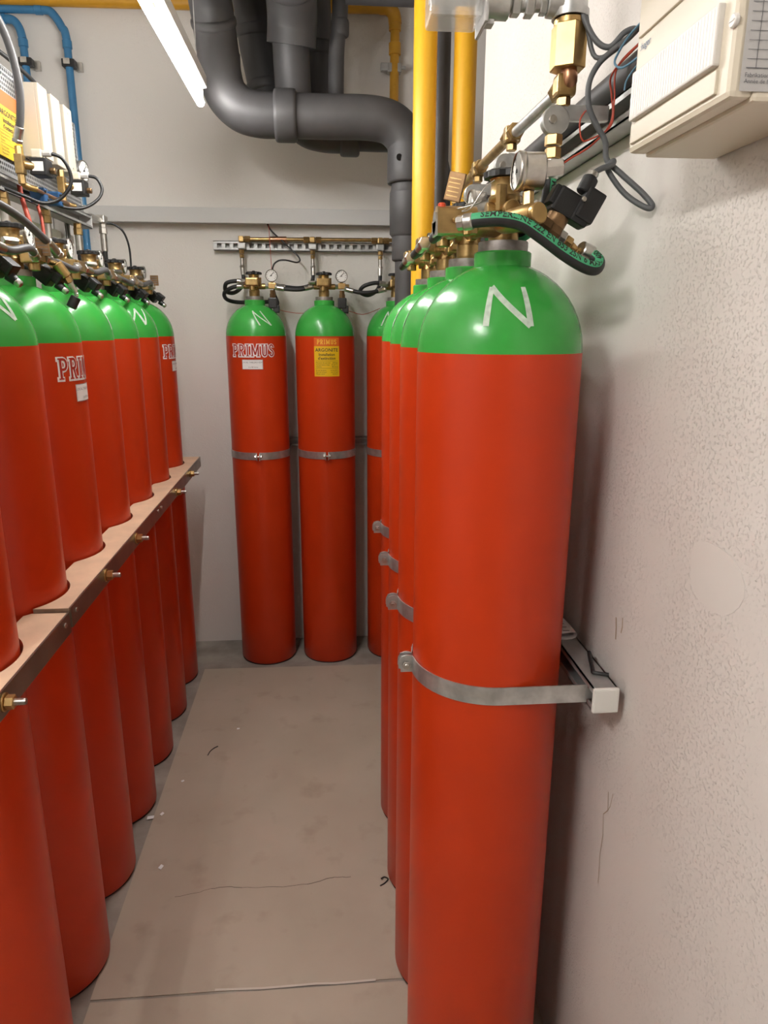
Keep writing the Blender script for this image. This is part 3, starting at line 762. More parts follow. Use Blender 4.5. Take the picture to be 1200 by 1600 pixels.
plain_pipe('dark grey pipe behind the bend nearest the fluorescent tube', [(-.27, 2.3, 2.86), (-.27, 2.85, 2.86), (-.265, 3.0, 2.84), (-.255, 3.09, 2.76), (-.245, 3.11, 2.66), (-.225, 3.12, 2.55), (-.208, 3.12, 2.46), (-.205, 3.12, 2.38)], .064, [((-.253, 3.10, 2.72), (-.248, 3.11, 2.68), .069), ((-.222, 3.12, 2.53), (-.214, 3.12, 2.49), .068)])
plain_pipe('dark grey pipe hidden behind the second thick pipe', [(-.02, 2.4, 2.88), (-.02, 2.95, 2.88), (-.015, 3.12, 2.84), (-.01, 3.19, 2.74), (-.01, 3.20, 2.6), (-.012, 3.20, 2.36)], .062, [((-.01, 3.195, 2.70), (-.01, 3.20, 2.65), .068)])
plain_pipe('thin dark grey pipe dropping from the ceiling between the thick pipes', [(.085, 3.03, 2.98), (.082, 3.03, 2.75), (.066, 3.03, 2.60), (.062, 3.03, 2.36)], .030, [((.083, 3.03, 2.72), (.082, 3.03, 2.66), .033)])
plain_pipe('thin dark grey pipe running under the ceiling to the yellow pipe', [(.10, 2.95, 2.768), (.25, 2.95, 2.768), (.62, 2.95, 2.768)], .030)
# vertical pipes beside the recess
def v_pipe(x, y, r, m, label, name):
    t = thing(name, label, 'pipe', (x, y, 0)); obj('pipe_run', MB().lathe([(r, 0.0), (r, 1.0), (r, 2.0), (r, ZC)], 32), m, t); return t
v_pipe(.337, 2.50, .0375, 'yellow', 'left bright yellow vertical pipe beside the dark downpipe', 'gas_pipe')
v_pipe(.466, 2.50, .0365, 'yellow', 'right bright yellow vertical pipe beside the plaster corner', 'gas_pipe')
t = v_pipe(.410, 2.62, .0285, 'pipe', 'slim dark vertical pipe between the two yellow pipes', 'drain_pipe')
obj('pipe_clamp', MB().cyl((0, 0, 2.630), (0, 0, 2.648), .033, 24).box((.03, -.02, 2.639), (.03, .01, .012)).cyl((.03, -.03, 2.639), (.06, -.03, 2.639), .004, 8), 'zinc', t)
obj('upper_sleeve', MB().lathe([(.0285, 2.66), (.034, 2.665), (.034, ZC)], 28), 'pipe', t)
# yellow and blue pipes on the back wall
t = thing('gas_pipe', 'thin dull yellow pipe along the top of the back wall turning down', 'pipe', (0, 3.385, 2.89))
obj('pipe_run', MB().tube([(-1.6, 0, -.010), (-.8, 0, -.004), (0, 0, .008), (.27, 0, .012)], .026, 20), 'yellow_dull', t)
obj('elbow', MB().tube([(.26, 0, .012), (.295, 0, .009), (.318, 0, -.012), (.325, 0, -.05)], .028, 20), 'yellow_dull', t)
obj('drop_pipe', MB().tube([(.325, 0, -.03), (.322, 0, -.3), (.323, 0, -.42), (.34, 0, -.46), (.37, 0, -.475), (.44, 0, -.475)], .0195, 20, 6), 'yellow_dull', t)
for za, zb in ((-.035, -.075), (-.12, -.165)): obj('joint_sleeve', MB().cyl((.324, 0, za), (.324, 0, zb), .026, 20), 'yellow_dull', t)
obj('pipe_clamp', MB().box((.322, .01, -.215), (.062, .05, .036), bev=.006).box((.28, -.005, -.215), (.035, .03, .03), bev=.004).cyl((.37, -.01, -.215), (.35, -.01, -.215), .008, 8), 'rail', t)
def blue(label, path, clampz, xw):
    o = Vector((path[-1][0], 3.395, path[-1][1])); t = thing('blue_pipe', label, 'pipe', o)
    L = lambda p: Vector((p[0], 3.395, p[1]))-o
    P = [L(p) for p in path]
    obj('pipe_run', MB().tube(P[:2], .0155, 16, 0).tube(P[-2:], .0155, 16, 0), 'blue', t)
    obj('elbow', MB().tube(P[1:-1], .0165, 16, 5), 'blue', t)
    obj('joint_sleeve', MB().cyl(P[1], P[1]+(P[0]-P[1]).normalized()*.03, .019, 16), 'blue', t)
    obj('joint_sleeve', MB().cyl(P[-2], P[-2]+(P[-1]-P[-2]).normalized()*.03, .019, 16), 'blue', t)
    c = L((xw, clampz))
    k = obj('pipe_clamp', MB().box(c+Vector((0, .004, 0)), (.052, .044, .030), bev=.004), 'black', t)
    obj('clamp_plate', MB().box(c+Vector((-.004, -.020, .004)), (.026, .006, .022), bev=.002).box(c+Vector((.034, .03, -.003)), (.022, .02, .034)), 'zinc', k)
blue('long blue pipe on the back wall, upper of the two bends', [(-1.6, 2.842), (-1.125, 2.848), (-1.095, 2.843), (-1.070, 2.815), (-1.053, 2.785), (-1.045, 2.775), (-1.040, 2.74), (-1.040, .02)], 2.655, -1.040)
blue('short blue pipe on the back wall, lower of the two bends', [(-1.6, 2.808), (-1.275, 2.810), (-1.245, 2.806), (-1.225, 2.78), (-1.216, 2.74), (-1.212, .02)], 2.655, -1.212)
# cable duct and rail on the back wall
t = thing('cable_duct', 'long pale grey cable duct across the back wall', 'cable duct', (-.2, 3.405, 2.072))
obj('duct_body', MB().box((0, .0, 0), (1.75, .068, .056)), 'duct', t)
obj('duct_cover', MB().box((0, -.036, 0), (1.748, .006, .064), bev=.002), 'duct', t)

# ================================================================== back manifold and its hoses
def slotted_rail(p, q, w, d, face, slot_pitch, label):
    p, q = Vector(p), Vector(q); t = thing('strut_rail', label, 'rail', p)
    L = (q-p).length; F4 = frame((0, 0, 0), q-p, face)
    obj('channel', strut((0, 0, 0), q-p, w, d, face), 'rail', t)
    n = int(L/slot_pitch); web = MB()
    # web between the lips with real slots
    x0 = w/2-.010; sl = slot_pitch*.55
    for k in range(n):
        z0 = k*slot_pitch
        web.box((0, d/2-.004, z0+(slot_pitch-sl)/2), (2*x0, .002, slot_pitch-sl), F4)
    obj('slotted_web', web, 'rail', t)
    return t
slotted_rail((-.490, 3.420, 1.950), (.56, 3.420, 1.950), .040, .036, (0, -1, 0), .036, 'slotted steel rail on the back wall under the cable duct')
YM = 3.375
t = thing('manifold_pipe', 'brass manifold pipe with tees above the back wall cylinders', 'pipe', (0, YM, 1.975))
obj('pipe_run', MB().tube([(-.355, 0, 0), (.55, 0, .004)], .0085, 16, 0), 'zinc_warm' if 'zinc_warm' in M else 'brass', t)
def drop(t, x, first=False):
    b = MB().box((x, 0, 0), (.024, .024, .026), bev=.004)
    for s in ((1,) if first else (-1, 1)): b.cyl((x+s*.014, 0, 0), (x+s*.040, 0, 0), .0145, 6)
    a = obj('tee_fitting', b, 'brass', t)
    obj('clamp_plate', MB().box((x, .004, -.028), (.036, .014, .026), bev=.004), 'rail', t)
    for za, zb, rr in ((-.045, -.062, .0125), (-.064, -.080, .011)): obj('hex_nut', MB().cyl((x, 0, za), (x, 0, zb), rr, 6), 'brass', a)
    obj('ferrule', MB().cyl((x, 0, -.080), (x, 0, -.135), .0095, 14), 'zinc', a)
for x, f in ((-.362, True), (-.045, False), (.262, False)): drop(t, x, f)
obj('coupling', MB().cyl((-.235, 0, 0), (-.16, 0, .001), .0125, 14), 'copper', t)

def hose(label, path, r=.0088, group=None, ends=(1, 1), m='rubber', name='hose', fer=.034, cat='hose'):
    o = Vector(path[0]); t = thing(name, label, cat, o, 0, group); P = [Vector(p)-o for p in path]
    obj('hose_tube', MB().tube(P, r, 12, 7), m, t)
    S_ = smooth_path(P, 7)
    for e, (a, b) in zip(ends, ((S_[0], S_[2]), (S_[-1], S_[-3]))):
        if e:
            d = (b-a).normalized(); obj('end_ferrule', MB().cyl(a-d*.006, a+d*fer*.8, r+.0022, 12).cyl(a-d*.014, a-d*.004, r+.0045, 6), 'zinc', t)
    return t
GH = 'black hoses of the back wall manifold'
bx = [p[0] for p in BROW]
zl = ZV+.042
hose('black hose from the first back tee down behind the left back valve', [(-.362, YM, 1.85), (-.360, 3.372, 1.80), (-.372, 3.35, 1.765), (-.40, 3.31, 1.742), (-.43, 3.29, 1.748), (-.425, 3.265, 1.778), (-.388, 3.26, 1.789), (-.350, 3.262, 1.787)], group=GH)
hose('black hose looping left of the left back valve, lower loop', [(-.354, 3.273, 1.769), (-.395, 3.27, 1.764), (-.436, 3.29, 1.743), (-.438, 3.34, 1.718), (-.40, 3.37, 1.705), (-.32, 3.375, 1.704), (-.21, 3.36, 1.708)], group=GH, ends=(1, 0))
hose('black hose from the middle back tee to the left gauge', [(-.045, YM, 1.85), (-.046, 3.37, 1.81), (-.062, 3.345, 1.778), (-.11, 3.30, 1.764), (-.16, 3.28, 1.766), (-.196, 3.273, 1.769)], group=GH)
hose('black hose between the left gauge and the middle back valve', [(-.198, 3.262, 1.762), (-.15, 3.255, 1.756), (-.10, 3.255, 1.756), (-.058, 3.266, 1.766)], group=GH)
hose('black hose from the right back tee looping to the right back valve', [(.262, YM, 1.85), (.259, 3.365, 1.79), (.24, 3.33, 1.755), (.20, 3.30, 1.735), (.165, 3.28, 1.748), (.18, 3.262, 1.772), (.23, 3.26, 1.786), (.275, 3.265, 1.782)], group=GH)
hose('black hose between the middle gauge and the right back valve', [(.108, 3.262, 1.757), (.16, 3.25, 1.745), (.21, 3.25, 1.745), (.266, 3.27, 1.757)], group=GH)
def cable(label, path, r, m, name='cable', cat='cable', group=None):
    o = Vector(path[0]); b = obj(name, MB().tube([Vector(p)-o for p in path], r, 8, 7), m, None, o); return tag(b, label, cat, group)
cable('black cable curling below the back cable duct', [(-.245, 3.40, 2.042), (-.225, 3.385, 2.01), (-.16, 3.355, 1.95), (-.105, 3.34, 1.895), (-.115, 3.34, 1.876), (-.165, 3.33, 1.884), (-.20, 3.33, 1.88), (-.222, 3.32, 1.855), (-.225, 3.305, 1.80), (-.215, 3.30, 1.74), (-.20, 3.285, 1.70), (-.215, 3.28, 1.675), (-.222, 3.276, 1.682)], .0035, 'black')
cable('thin red wire hanging from the back cable duct', [(-.24, 3.40, 2.042), (-.236, 3.36, 2.0), (-.232, 3.35, 1.9), (-.228, 3.33, 1.82)], .0013, 'wire_red')
cable('thin dark red wire sagging between the back cylinders', [(-.222, 3.275, 1.682), (-.18, 3.30, 1.665), (-.10, 3.32, 1.656), (-.03, 3.36, 1.672), (.04, 3.34, 1.668), (.11, 3.3, 1.666), (.18, 3.31, 1.652), (.26, 3.36, 1.68)], .0014, 'wire_red')

# ================================================================== right wall: rail, manifold, box, cables
t = thing('strut_rail', 'grey steel rail on the right wall below the cream box', 'rail', (.466, .80, 1.911))
obj('channel', strut((0, 0, 0), (0, 1.48, 0), .041, .041, (-1, 0, 0)), 'rail', t)
tag(obj('insulated_pipe', MB().tube([(.462, .80, 1.958), (.462, 2.29, 1.958)], .0225, 20, 0), 'pipe'), 'black insulated pipe lying on the right wall rail', 'pipe')
XM, ZM = .366, 1.945
t = thing('manifold_pipe', 'brass manifold pipe with tees above the right row', 'pipe', (XM, 1.15, ZM))
tees = [0, .305, .605, .905]
obj('pipe_run', MB().tube([(0, .01, 0), (0, .305, .006)], .0095, 18, 0), 'zinc_warm' if 'zinc_warm' in M else 'steel', t)
obj('pipe_run', MB().tube([(0, .305, .006), (0, .605, .008), (0, .93, .008)], .0095, 18, 0), 'brass', t)
for i, y in enumerate(tees):
    dz = .007 if i else 0
    b = MB().box((0, y, dz), (.030, .028, .030), bev=.005)
    for s in ((1,) if i == 0 else (-1, 1)): b.cyl((0, y+s*.014, dz), (0, y+s*.032, dz), .0165, 6)
    b.cyl((0, y, dz-.015), (0, y, dz-.028), .0105, 6)
    a = obj('tee_fitting', b, 'brass', t)
    # grey clamp bracket to the rail
    br = MB().cyl((-.012, y-.008, -.047), (-.012, y+.008, -.047), .021, 24).box((.031, y, -.036), (.078, .012, .022), bev=.002)
    k = obj('bracket', br, 'steel', t); obj('bracket_screw', MB().cyl((-.018, y-.013, -.047), (-.018, y-.008, -.047), .006, 12), 'zinc', k)
    if i == 0:
        for za, zb, rr in ((-.066, -.082, .0135), (-.084, -.100, .0125)): obj('hex_nut', MB().cyl((-.012, y, za), (-.012, y, zb), rr, 6), 'brass_bright', a)
        obj('ferrule', MB().cyl((-.013, y, -.100), (-.014, y, -.128), .0115, 16), 'zinc', a)
    else:
        obj('hex_nut', MB().cyl((-.012, y, -.066), (-.012, y, -.090), .0125, 6), 'brass_bright', a)
        obj('ferrule', MB().cyl((-.012, y, -.090), (-.012, y, -.125), .0105, 16), 'zinc', a)
# brass elbow and big hexagon union above the first tee
t = thing('union_fitting', 'large brass hexagon union at the top right of the manifold', 'pipe fitting', (XM, 1.15, 1.945))
obj('elbow', MB().tube([(.002, .004, .000), (.004, -.008, .004), (.003, -.010, .014), (.001, -.004, .026)], .0115, 16), 'copper', t)
obj('hexagon', MB().cyl((.001, -.004, .020), (.001, -.004, .078), .0265, 6).cyl((.001, -.004, .076), (.001, -.004, .086), .023, 24), 'brass_bright', t)
t = thing('branch_pipe', 'grey iron elbow and short pipe leading to the clear switch', 'pipe', (XM, 1.146, 2.045))
obj('elbow', MB().tube([(.001, 0, -.014), (.001, 0, .01), (.001, 0, .04), (.001, 0, .11)], .024, 24).lathe([(.027, -.014), (.027, -.004)], 24, Matrix.Translation((.001, 0, 0))), 'steel', t)
obj('pipe_run', MB().tube([(0, 0, .004), (-.045, 0, .004), (-.130, 0, .002)], .0105, 16, 0).cyl((0, 0, .004), (-.036, 0, .004), .020, 20, .017), 'steel', t)
obj('hex_nut', MB().cyl((-.036, 0, .003), (-.046, 0, .003), .014, 6).cyl((-.055, 0, .003), (-.068, 0, .003), .018, 6).cyl((-.075, 0, .003), (-.088, 0, .003), .017, 6).cyl((-.092, 0, .002), (-.128, 0, .002), .0205, 24), 'steel', t)
t = thing('pressure_switch', 'switch in a clear plastic housing at the top of the photo', 'switch', (.196, 1.146, 2.056))
hs = MB(); hs.box((-.002, 0, .0), (.075, .062, .074), bev=.006)
obj('clear_housing', hs, 'glass', t, label='clear plastic housing')
obj('flange', MB().box((.040, 0, -.002), (.006, .072, .084), bev=.003).box((.046, -.02, -.042), (.012, .02, .006), bev=.001), 'grey', t)
sp = []
for k in range(60): a = k*2*PI/10; sp.append((-.012+.0007*k, .014*math.cos(a), .016+.014*math.sin(a)))
obj('spring', MB().tube(sp, .0022, 6, 2), 'zinc', t)
obj('inner_block', MB().box((.004, 0, -.004), (.058, .04, .004)).cyl((-.030, 0, .016), (-.012, 0, .016), .012, 16).box((-.02, .02, .01), (.03, .008, .03)), 'grey', t)
# distribution box
def distribution_box():
    t = thing('distribution_box', 'cream electrical distribution box on the right wall, top right corner', 'electrical box', (0, 0, 0))
    x0, x1, y0, y1, z0, z1 = .372, XR-.001, .688, .912, 1.797, 2.10
    body = MB().box(((x0+x1)/2+.012, (y0+y1)/2, (z0+z1)/2), (x1-x0-.024, y1-y0, z1-z0), bev=.004)
    obj('body', body, 'cream', t)
    lid = obj('lid', MB().box((x0+.014, (y0+y1)/2, (z0+z1)/2+.001), (.024, y1-y0-.002, z1-z0-.004), bev=.006), 'cream', t)
    fx = x0+.002
    obj('lower_panel', MB().box((fx-.001, .806, 1.8195), (.004, .190, .021), bev=.0012), 'cream', lid)
    win = obj('window_flap', MB().box((fx-.003, .806, 1.859), (.008, .188, .052), bev=.002), 'cream_win', t)
    m = MB()
    for k in range(30): m.box((fx-.0071, .719+.006*k, 1.859), (.0003, .0030, .046))
    g = obj('flap_rib', m, 'cream_win', win); g['kind'] = 'stuff'
    obj('upper_panel', MB().box((fx-.001, .806, 1.966), (.004, .190, .090), bev=.0015), 'cream', lid)
    f = plane_map((fx-.0008, .884, 1.907), (0, -1, 0), (0, 0, 1))
    obj('logo_lettering', print_text(MB(), ':hager', .011, f, 0, 0), 'blueink', t)
    obj('lid_screw', MB().cyl((fx-.003, .693, 1.863), (fx+.002, .693, 1.863), .006, 20).box((fx-.0032, .693, 1.863), (.0008, .008, .0014)), 'cream_win', lid)
    obj('lid_screw', MB().cyl((fx-.0028, .906, 1.859), (fx+.002, .906, 1.859), .0045, 16), 'cream_win', lid)
    # rating plate on the side that faces the viewer
    xs = x0+.024; f = plane_map((xs, y0-.0008, 1.911), (1, 0, 0), (0, 0, 1))
    pl = obj('rating_plate', rects(MB(), [(-.014, -.106, .080, .16)], f), 'grey', t, label='grey rating plate with ruled table')
    f2 = plane_map((xs, y0-.0014, 1.911), (1, 0, 0), (0, 0, 1)); m = MB()
    for k in range(22): rects(m, [(-.010, -.0875+.0075*k, .078, -.0875+.0075*k+(.0009 if k == 0 else .0005))], f2)
    rects(m, [(-.001, -.0875, -.0004, .10)], f2)
    print_text(m, 'Fabrikationsjahr', .0052, f2, -.0105, -.0945, align='LEFT'); print_text(m, 'Année de fabrication', .0052, f2, -.0105, -.0995, align='LEFT'); print_text(m, '25', .008, f2, .010, -.035)
    obj('lettering', m, 'greyink', pl)
distribution_box()
cable('grey cable hanging in a knotted loop below the cream box', [(.372, 1.13, 2.045), (.395, 1.12, 2.000), (.415, 1.11, 1.985), (.432, 1.10, 2.0), (.447, 1.10, 2.005), (.44, 1.10, 1.995), (.418, 1.10, 1.978), (.398, 1.10, 1.960), (.386, 1.10, 1.935), (.388, 1.10, 1.905), (.402, 1.10, 1.88), (.416, 1.10, 1.860), (.421, 1.10, 1.835), (.440, 1.09, 1.815), (.468, 1.075, 1.787), (.481, 1.065, 1.768), (.472, 1.068, 1.766), (.445, 1.085, 1.788), (.421, 1.095, 1.822), (.428, 1.092, 1.832), (.424, 1.088, 1.826), (.408, 1.083, 1.820), (.395, 1.079, 1.813)], .0042, 'grey_cable')
obj_ = cable('dark cable strand from the box along the insulated pipe', [(.45, .925, 2.006), (.44, 1.0, 2.0), (.43, 1.09, 1.985), (.40, 1.12, 1.975), (.385, 1.13, 2.03), (.378, 1.14, 2.06)], .0035, 'grey_cable')
GW = 'thin wires between the box and the switches'
cable('orange red wire running from the cream box to the first tee', [(.452, .93, 2.000), (.440, 1.05, 1.975), (.427, 1.12, 1.955), (.432, 1.13, 1.93), (.436, 1.13, 1.905), (.430, 1.13, 1.885), (.405, 1.13, 1.860), (.375, 1.13, 1.842), (.355, 1.13, 1.828), (.352, 1.14, 1.822)], .0015, 'wire_red', group=GW)
cable('second orange red wire dropping beside the grey bracket', [(.456, .93, 1.998), (.445, 1.05, 1.98), (.43, 1.11, 1.96), (.433, 1.12, 1.92), (.43, 1.12, 1.885), (.398, 1.12, 1.866), (.387, 1.12, 1.868), (.383, 1.12, 1.89), (.392, 1.13, 1.905), (.405, 1.15, 1.915)], .0013, 'wire_red', group=GW)
cable('thin red wire from the gauge fitting to the rail', [(.352, 1.14, 1.828), (.33, 1.2, 1.855), (.36, 1.30, 1.885), (.43, 1.36, 1.90)], .0012, 'wire_red', group=GW)
cable('pale blue wire looping out of the cream box', [(.445, .925, 1.968), (.430, 1.0, 1.95), (.422, 1.06, 1.945), (.416, 1.08, 1.952), (.420, 1.09, 1.968), (.43, 1.05, 1.99), (.45, .93, 2.004)], .0016, 'wire_blue', group=GW)
cable('second pale blue wire hanging at the cream box corner', [(.445, .925, 1.956), (.432, .99, 1.948), (.424, 1.05, 1.93), (.423, 1.06, 1.915)], .0012, 'wire_blue', group=GW)

# near hose with green band and printing
def banded_hose(label, path, r, side, text, t0, size):
    o = Vector(path[0]); t = thing('hydraulic_hose', label, 'hose', o)
    P = smooth_path([Vector(p)-o for p in path], 12); m = MB().tube(P, r, 20, 0)
    h = obj('hose_tube', m, 'rubber', t)
    # band: strip on the surface that keeps to the direction 'side'
    sd = Vector(side); n = len(P); vs = []; fr = []
    ln = [0]
    for k in range(1, n): ln.append(ln[-1]+(P[k]-P[k-1]).length)
    for k in range(n):
        tt = (P[min(k+1, n-1)]-P[max(k-1, 0)]).normalized(); s_ = (sd-tt*sd.dot(tt)).normalized(); fr.append((P[k], s_, tt.cross(s_)))
    def surf(u, a, off):
        k = 0
        u = max(0, min(u, ln[-1]-1e-6))
        while k < n-2 and ln[k+1] < u: k += 1
        f = (u-ln[k])/(ln[k+1]-ln[k]); p = fr[k][0].lerp(fr[k+1][0], f); s_ = fr[k][1].lerp(fr[k+1][1], f).normalized(); b = fr[k][2].lerp(fr[k+1][2], f).normalized()
        return p+(s_*math.cos(a)+b*math.sin(a))*(r+off)
    bd = MB(); na = 5; w_ = .62
    vs = [tuple(surf(ln[k], -w_+2*w_*i/na, .0006)) for k in range(n) for i in range(na+1)]
    bd.add(vs, [(k*(na+1)+i, (k+1)*(na+1)+i, (k+1)*(na+1)+i+1, k*(na+1)+i+1) for k in range(n-1) for i in range(na)], True)
    b = obj('green_band', bd, 'hose_green', t)
    tx = MB(); print_text(tx, text, size, lambda u, v: surf(t0+u, -(v-size*.35)/r, .0012), align='LEFT', bold=.0002)
    obj('lettering', tx, 'ink', b)
    d = (P[3]-P[0]).normalized()
    obj('end_ferrule', MB().cyl(P[0]-d*.004, P[0]+d*.010, r+.0018, 20).cyl(P[0]-d*.014, P[0]-d*.003, r+.0005, 8), 'zinc', t)
    return t, P, o
t, P, o = banded_hose('thick black hose with printed green band in front of the nearest valve', [(.205, 1.055, 1.7405), (.224, 1.045, 1.742), (.250, 1.036, 1.742), (.280, 1.032, 1.736), (.310, 1.032, 1.719), (.345, 1.035, 1.697), (.376, 1.04, 1.682), (.396, 1.048, 1.679), (.404, 1.060, 1.690), (.394, 1.070, 1.701), (.382, 1.068, 1.706)], .0098, (-.15, -.75, .62), 'SEMPERLINE 222 EN 853 2SN 6 MAX. 400', .022, .0125)
d = (P[-4]-P[-1]).normalized()
obj('end_ferrule', MB().cyl(P[-1]-d*.004, P[-1]+d*.018, .0125, 16), 'zinc', t)
banded_hose('short vertical hose with green band below the first tee', [(.352, 1.15, 1.826), (.351, 1.15, 1.80), (.347, 1.152, 1.775), (.335, 1.16, 1.752), (.315, 1.185, 1.735), (.29, 1.20, 1.73), (.26, 1.195, 1.728)], .0098, (.45, -.85, .1), 'MAX 40', .012, .0125)
# pilot chain of the right row
GP = 'pilot hoses along the right row'
for i in (1, 2, 3):
    (xa, ya), (xb, yb) = NROW[i-1], NROW[i]
    hose(['', 'short black pilot hose behind the nearest valve block', 'black pilot hose between the second and third right valves', 'black pilot hose at the far end of the right row'][i],
         [(xa-.085, ya+.045, ZV+.030), (xa-.092, (ya+yb)/2-.02, ZV+.018), (xb-.075, yb-.07, ZV+.034), (xb-.062, yb-.045, ZV+.045)], .0085, GP)
for i in (1, 2, 3):
    y = 1.15+tees[i]; (xb, yb) = NROW[i]
    hose(['', 'drop hose from the second right tee', 'drop hose from the third right tee', 'drop hose from the farthest right tee'][i], [(XM-.012, y, 1.815), (XM-.015, y+.01, 1.79), (XM-.03, yb+.05, 1.765), (xb+.02, yb+.06, ZV+.04)], .0088, 'drop hoses of the right row', (0, 1))

# ================================================================== left rack: plate, boxes, sign, solenoids, rails
t = thing('perforated_plate', 'perforated steel mounting plate above the left row', 'plate', (-.862, 1.95, 2.005))
pl = MB(); pit = .0125; hw_ = .0036; ny, nz = 68, 22
for j in range(nz):
    for i in range(ny):
        a, b = i*pit, j*pit; c, d = a+pit, b+pit; e = (pit-2*hw_)/2
        v = [(0, a, b), (0, c, b), (0, c, d), (0, a, d), (0, a+e, b+e), (0, c-e, b+e), (0, c-e, d-e), (0, a+e, d-e)]
        pl.add(v, [(0, 1, 5, 4), (1, 2, 6, 5), (2, 3, 7, 6), (3, 0, 4, 7)])
pl.box((-.016, ny*pit/2, -.001), (.036, ny*pit, .003)).box((-.016, ny*pit/2, nz*pit+.001), (.036, ny*pit, .003)).box((-.016, ny*pit+.001, nz*pit/2), (.036, .003, nz*pit)).box((.003, ny*pit/2, -.012), (.003, ny*pit, .022))
obj('plate', pl, 'plate_steel', t)
obj('added_dark_backing', MB().box((-.030, ny*pit/2, nz*pit/2), (.004, ny*pit-.01, nz*pit-.006)), 'black', t)  # black sheet added behind the plate so its holes read dark
for y in (2.12, 2.70): obj('post', strut((-.045, y-1.95, -2.005), (-.045, y-1.95, .29), .041, .041, (1, 0, 0)), 'rail', t)
t = thing('warning_sign', 'yellow warning sign with orange heading on the perforated plate', 'sign', (-.855, 2.208, 2.125))
obj('panel', MB().box((0, 0, 0), (.003, .158, .170)), 'sign_y', t)
obj('heading', MB().box((.0006, 0, .066), (.003, .158, .038)), 'sign_o', t)
obj('lettering', warn_print(plane_map((.0022, 0, -.002), (0, 1, 0), (0, 0, 1)), .150, .170, 1.02), 'ink', t)
for i, y in enumerate((2.335, 2.437, 2.541)):
    t = thing('control_box', ['cream control box nearest to the yellow sign on the plate', 'middle of the three cream control boxes on the plate', 'farthest of the three cream control boxes on the plate'][i], 'electrical box', (-.829, y, 2.168), 0, 'cream control boxes on the perforated plate')
    obj('body', MB().box((-.004, 0, 0), (.052, .070, .194), bev=.003), 'cream_dimmed', t)
    obj('lid', MB().box((.025, 0, 0), (.012, .070, .194), bev=.003), 'cream_dimmed', t)
    if i < 2:
        s = obj('white_label', MB().box((.0315, .012, .0), (.001, .030, .10)), 'paper', t); m = MB()
        f = lambda u, v: Vector((.0324, .012+v, -u))
        for k in range(5): rects(m, [(-.045+.006*(k % 2), -.011+.0052*k, .040-.012*(k % 3), -.009+.0052*k)], f)
        obj('print_line', m, 'ink', s)
    else:
        for z in (-.08, .08): obj('lid_screw', MB().cyl((.030, .0, z), (.0325, .0, z), .003, 10), 'zinc', t)
def solenoid_valve(y, z, label):
    t = thing('solenoid_valve', label, 'valve', (-.775, y, z), 0, 'solenoid valves on the left rack')
    b = obj('valve_body', MB().box((-.035, -.035, 0), (.022, .026, .050), bev=.003).cyl((-.035, -.035, .02), (-.035, -.035, .045), .0095, 6).cyl((-.035, -.035, -.024), (-.035, -.035, -.05), .010, 6).cyl((-.03, -.035, 0), (-.012, -.012, 0), .011, 12), 'brass', t)
    obj('elbow', MB().tube([(-.035, -.035, -.040), (-.034, -.03, -.048), (-.025, -.02, -.054), (-.012, -.003, -.056)], .0085, 12), 'brass_bright', b)
    c = obj('coil', MB().box((.004, .008, .0), (.044, .052, .044), bev=.003), 'black', t)
    obj('coil_label', MB().box((.004, -.0185, 0), (.030, .001, .024)), 'paper', c)
    obj('coil_nut', MB().cyl((.026, .012, -.006), (.040, .012, -.006), .009, 6), 'bronze', c)
    p = obj('plug', MB().box((.0, .004, .034), (.026, .032, .022), bev=.003), 'cream', t, label='pale plastic cable plug')
    obj('cable_gland', MB().cyl((.013, .004, .036), (.036, .004, .036), .0085, 8), 'grey', p)
    return t
solenoid_valve(2.175, 2.018, 'solenoid valve with black coil beside the nearest cream box')
solenoid_valve(2.490, 2.022, 'solenoid valve with black coil farthest right on the left rack')
cable('black cable looping down from the nearest solenoid', [(-.738, 2.179, 2.054), (-.715, 2.19, 2.045), (-.700, 2.20, 2.01), (-.705, 2.20, 1.975), (-.735, 2.19, 1.940), (-.77, 2.16, 1.925), (-.80, 2.12, 1.935), (-.85, 2.10, 1.955)], .005, 'black')
cable('black cable looping down from the farthest solenoid', [(-.738, 2.494, 2.058), (-.715, 2.50, 2.052), (-.702, 2.50, 2.02), (-.715, 2.48, 1.985), (-.75, 2.44, 1.955), (-.79, 2.38, 1.948), (-.83, 2.33, 1.965), (-.88, 2.30, 1.98)], .005, 'black')
for y, z, lab in ((2.24, 1.935, 'blue plastic pipe clip under the nearest solenoid'), (2.36, 1.945, 'second blue plastic pipe clip under the cream boxes')):
    t = thing('pipe_clip', lab, 'clip', (-.79, y, z+.022), 0, 'blue clips on the left rack')
    obj('clip_body', MB().box((-.016, 0, 0), (.042, .030, .040), bev=.004), 'blue_plastic', t)
    obj('clip_screw', MB().cyl((.005, -.008, .01), (.0075, -.008, .01), .004, 10).cyl((.005, .008, -.01), (.0075, .008, -.01), .004, 10), 'black', t)
tag(obj('copper_tube', MB().tube([(-.79, 2.17, 1.962), (-.79, 2.30, 1.962), (-.79, 2.42, 1.966), (-.80, 2.46, 1.966)], .0055, 12), 'copper'), 'thin copper tube through the blue clips', 'pipe')
g = thing('pressure_gauge', 'round pressure gauge at the right end of the perforated plate', 'gauge', (-.815, 2.70, 2.112))
gauge(g, (0, 0, 0), (.96, -.2, 0), .034)
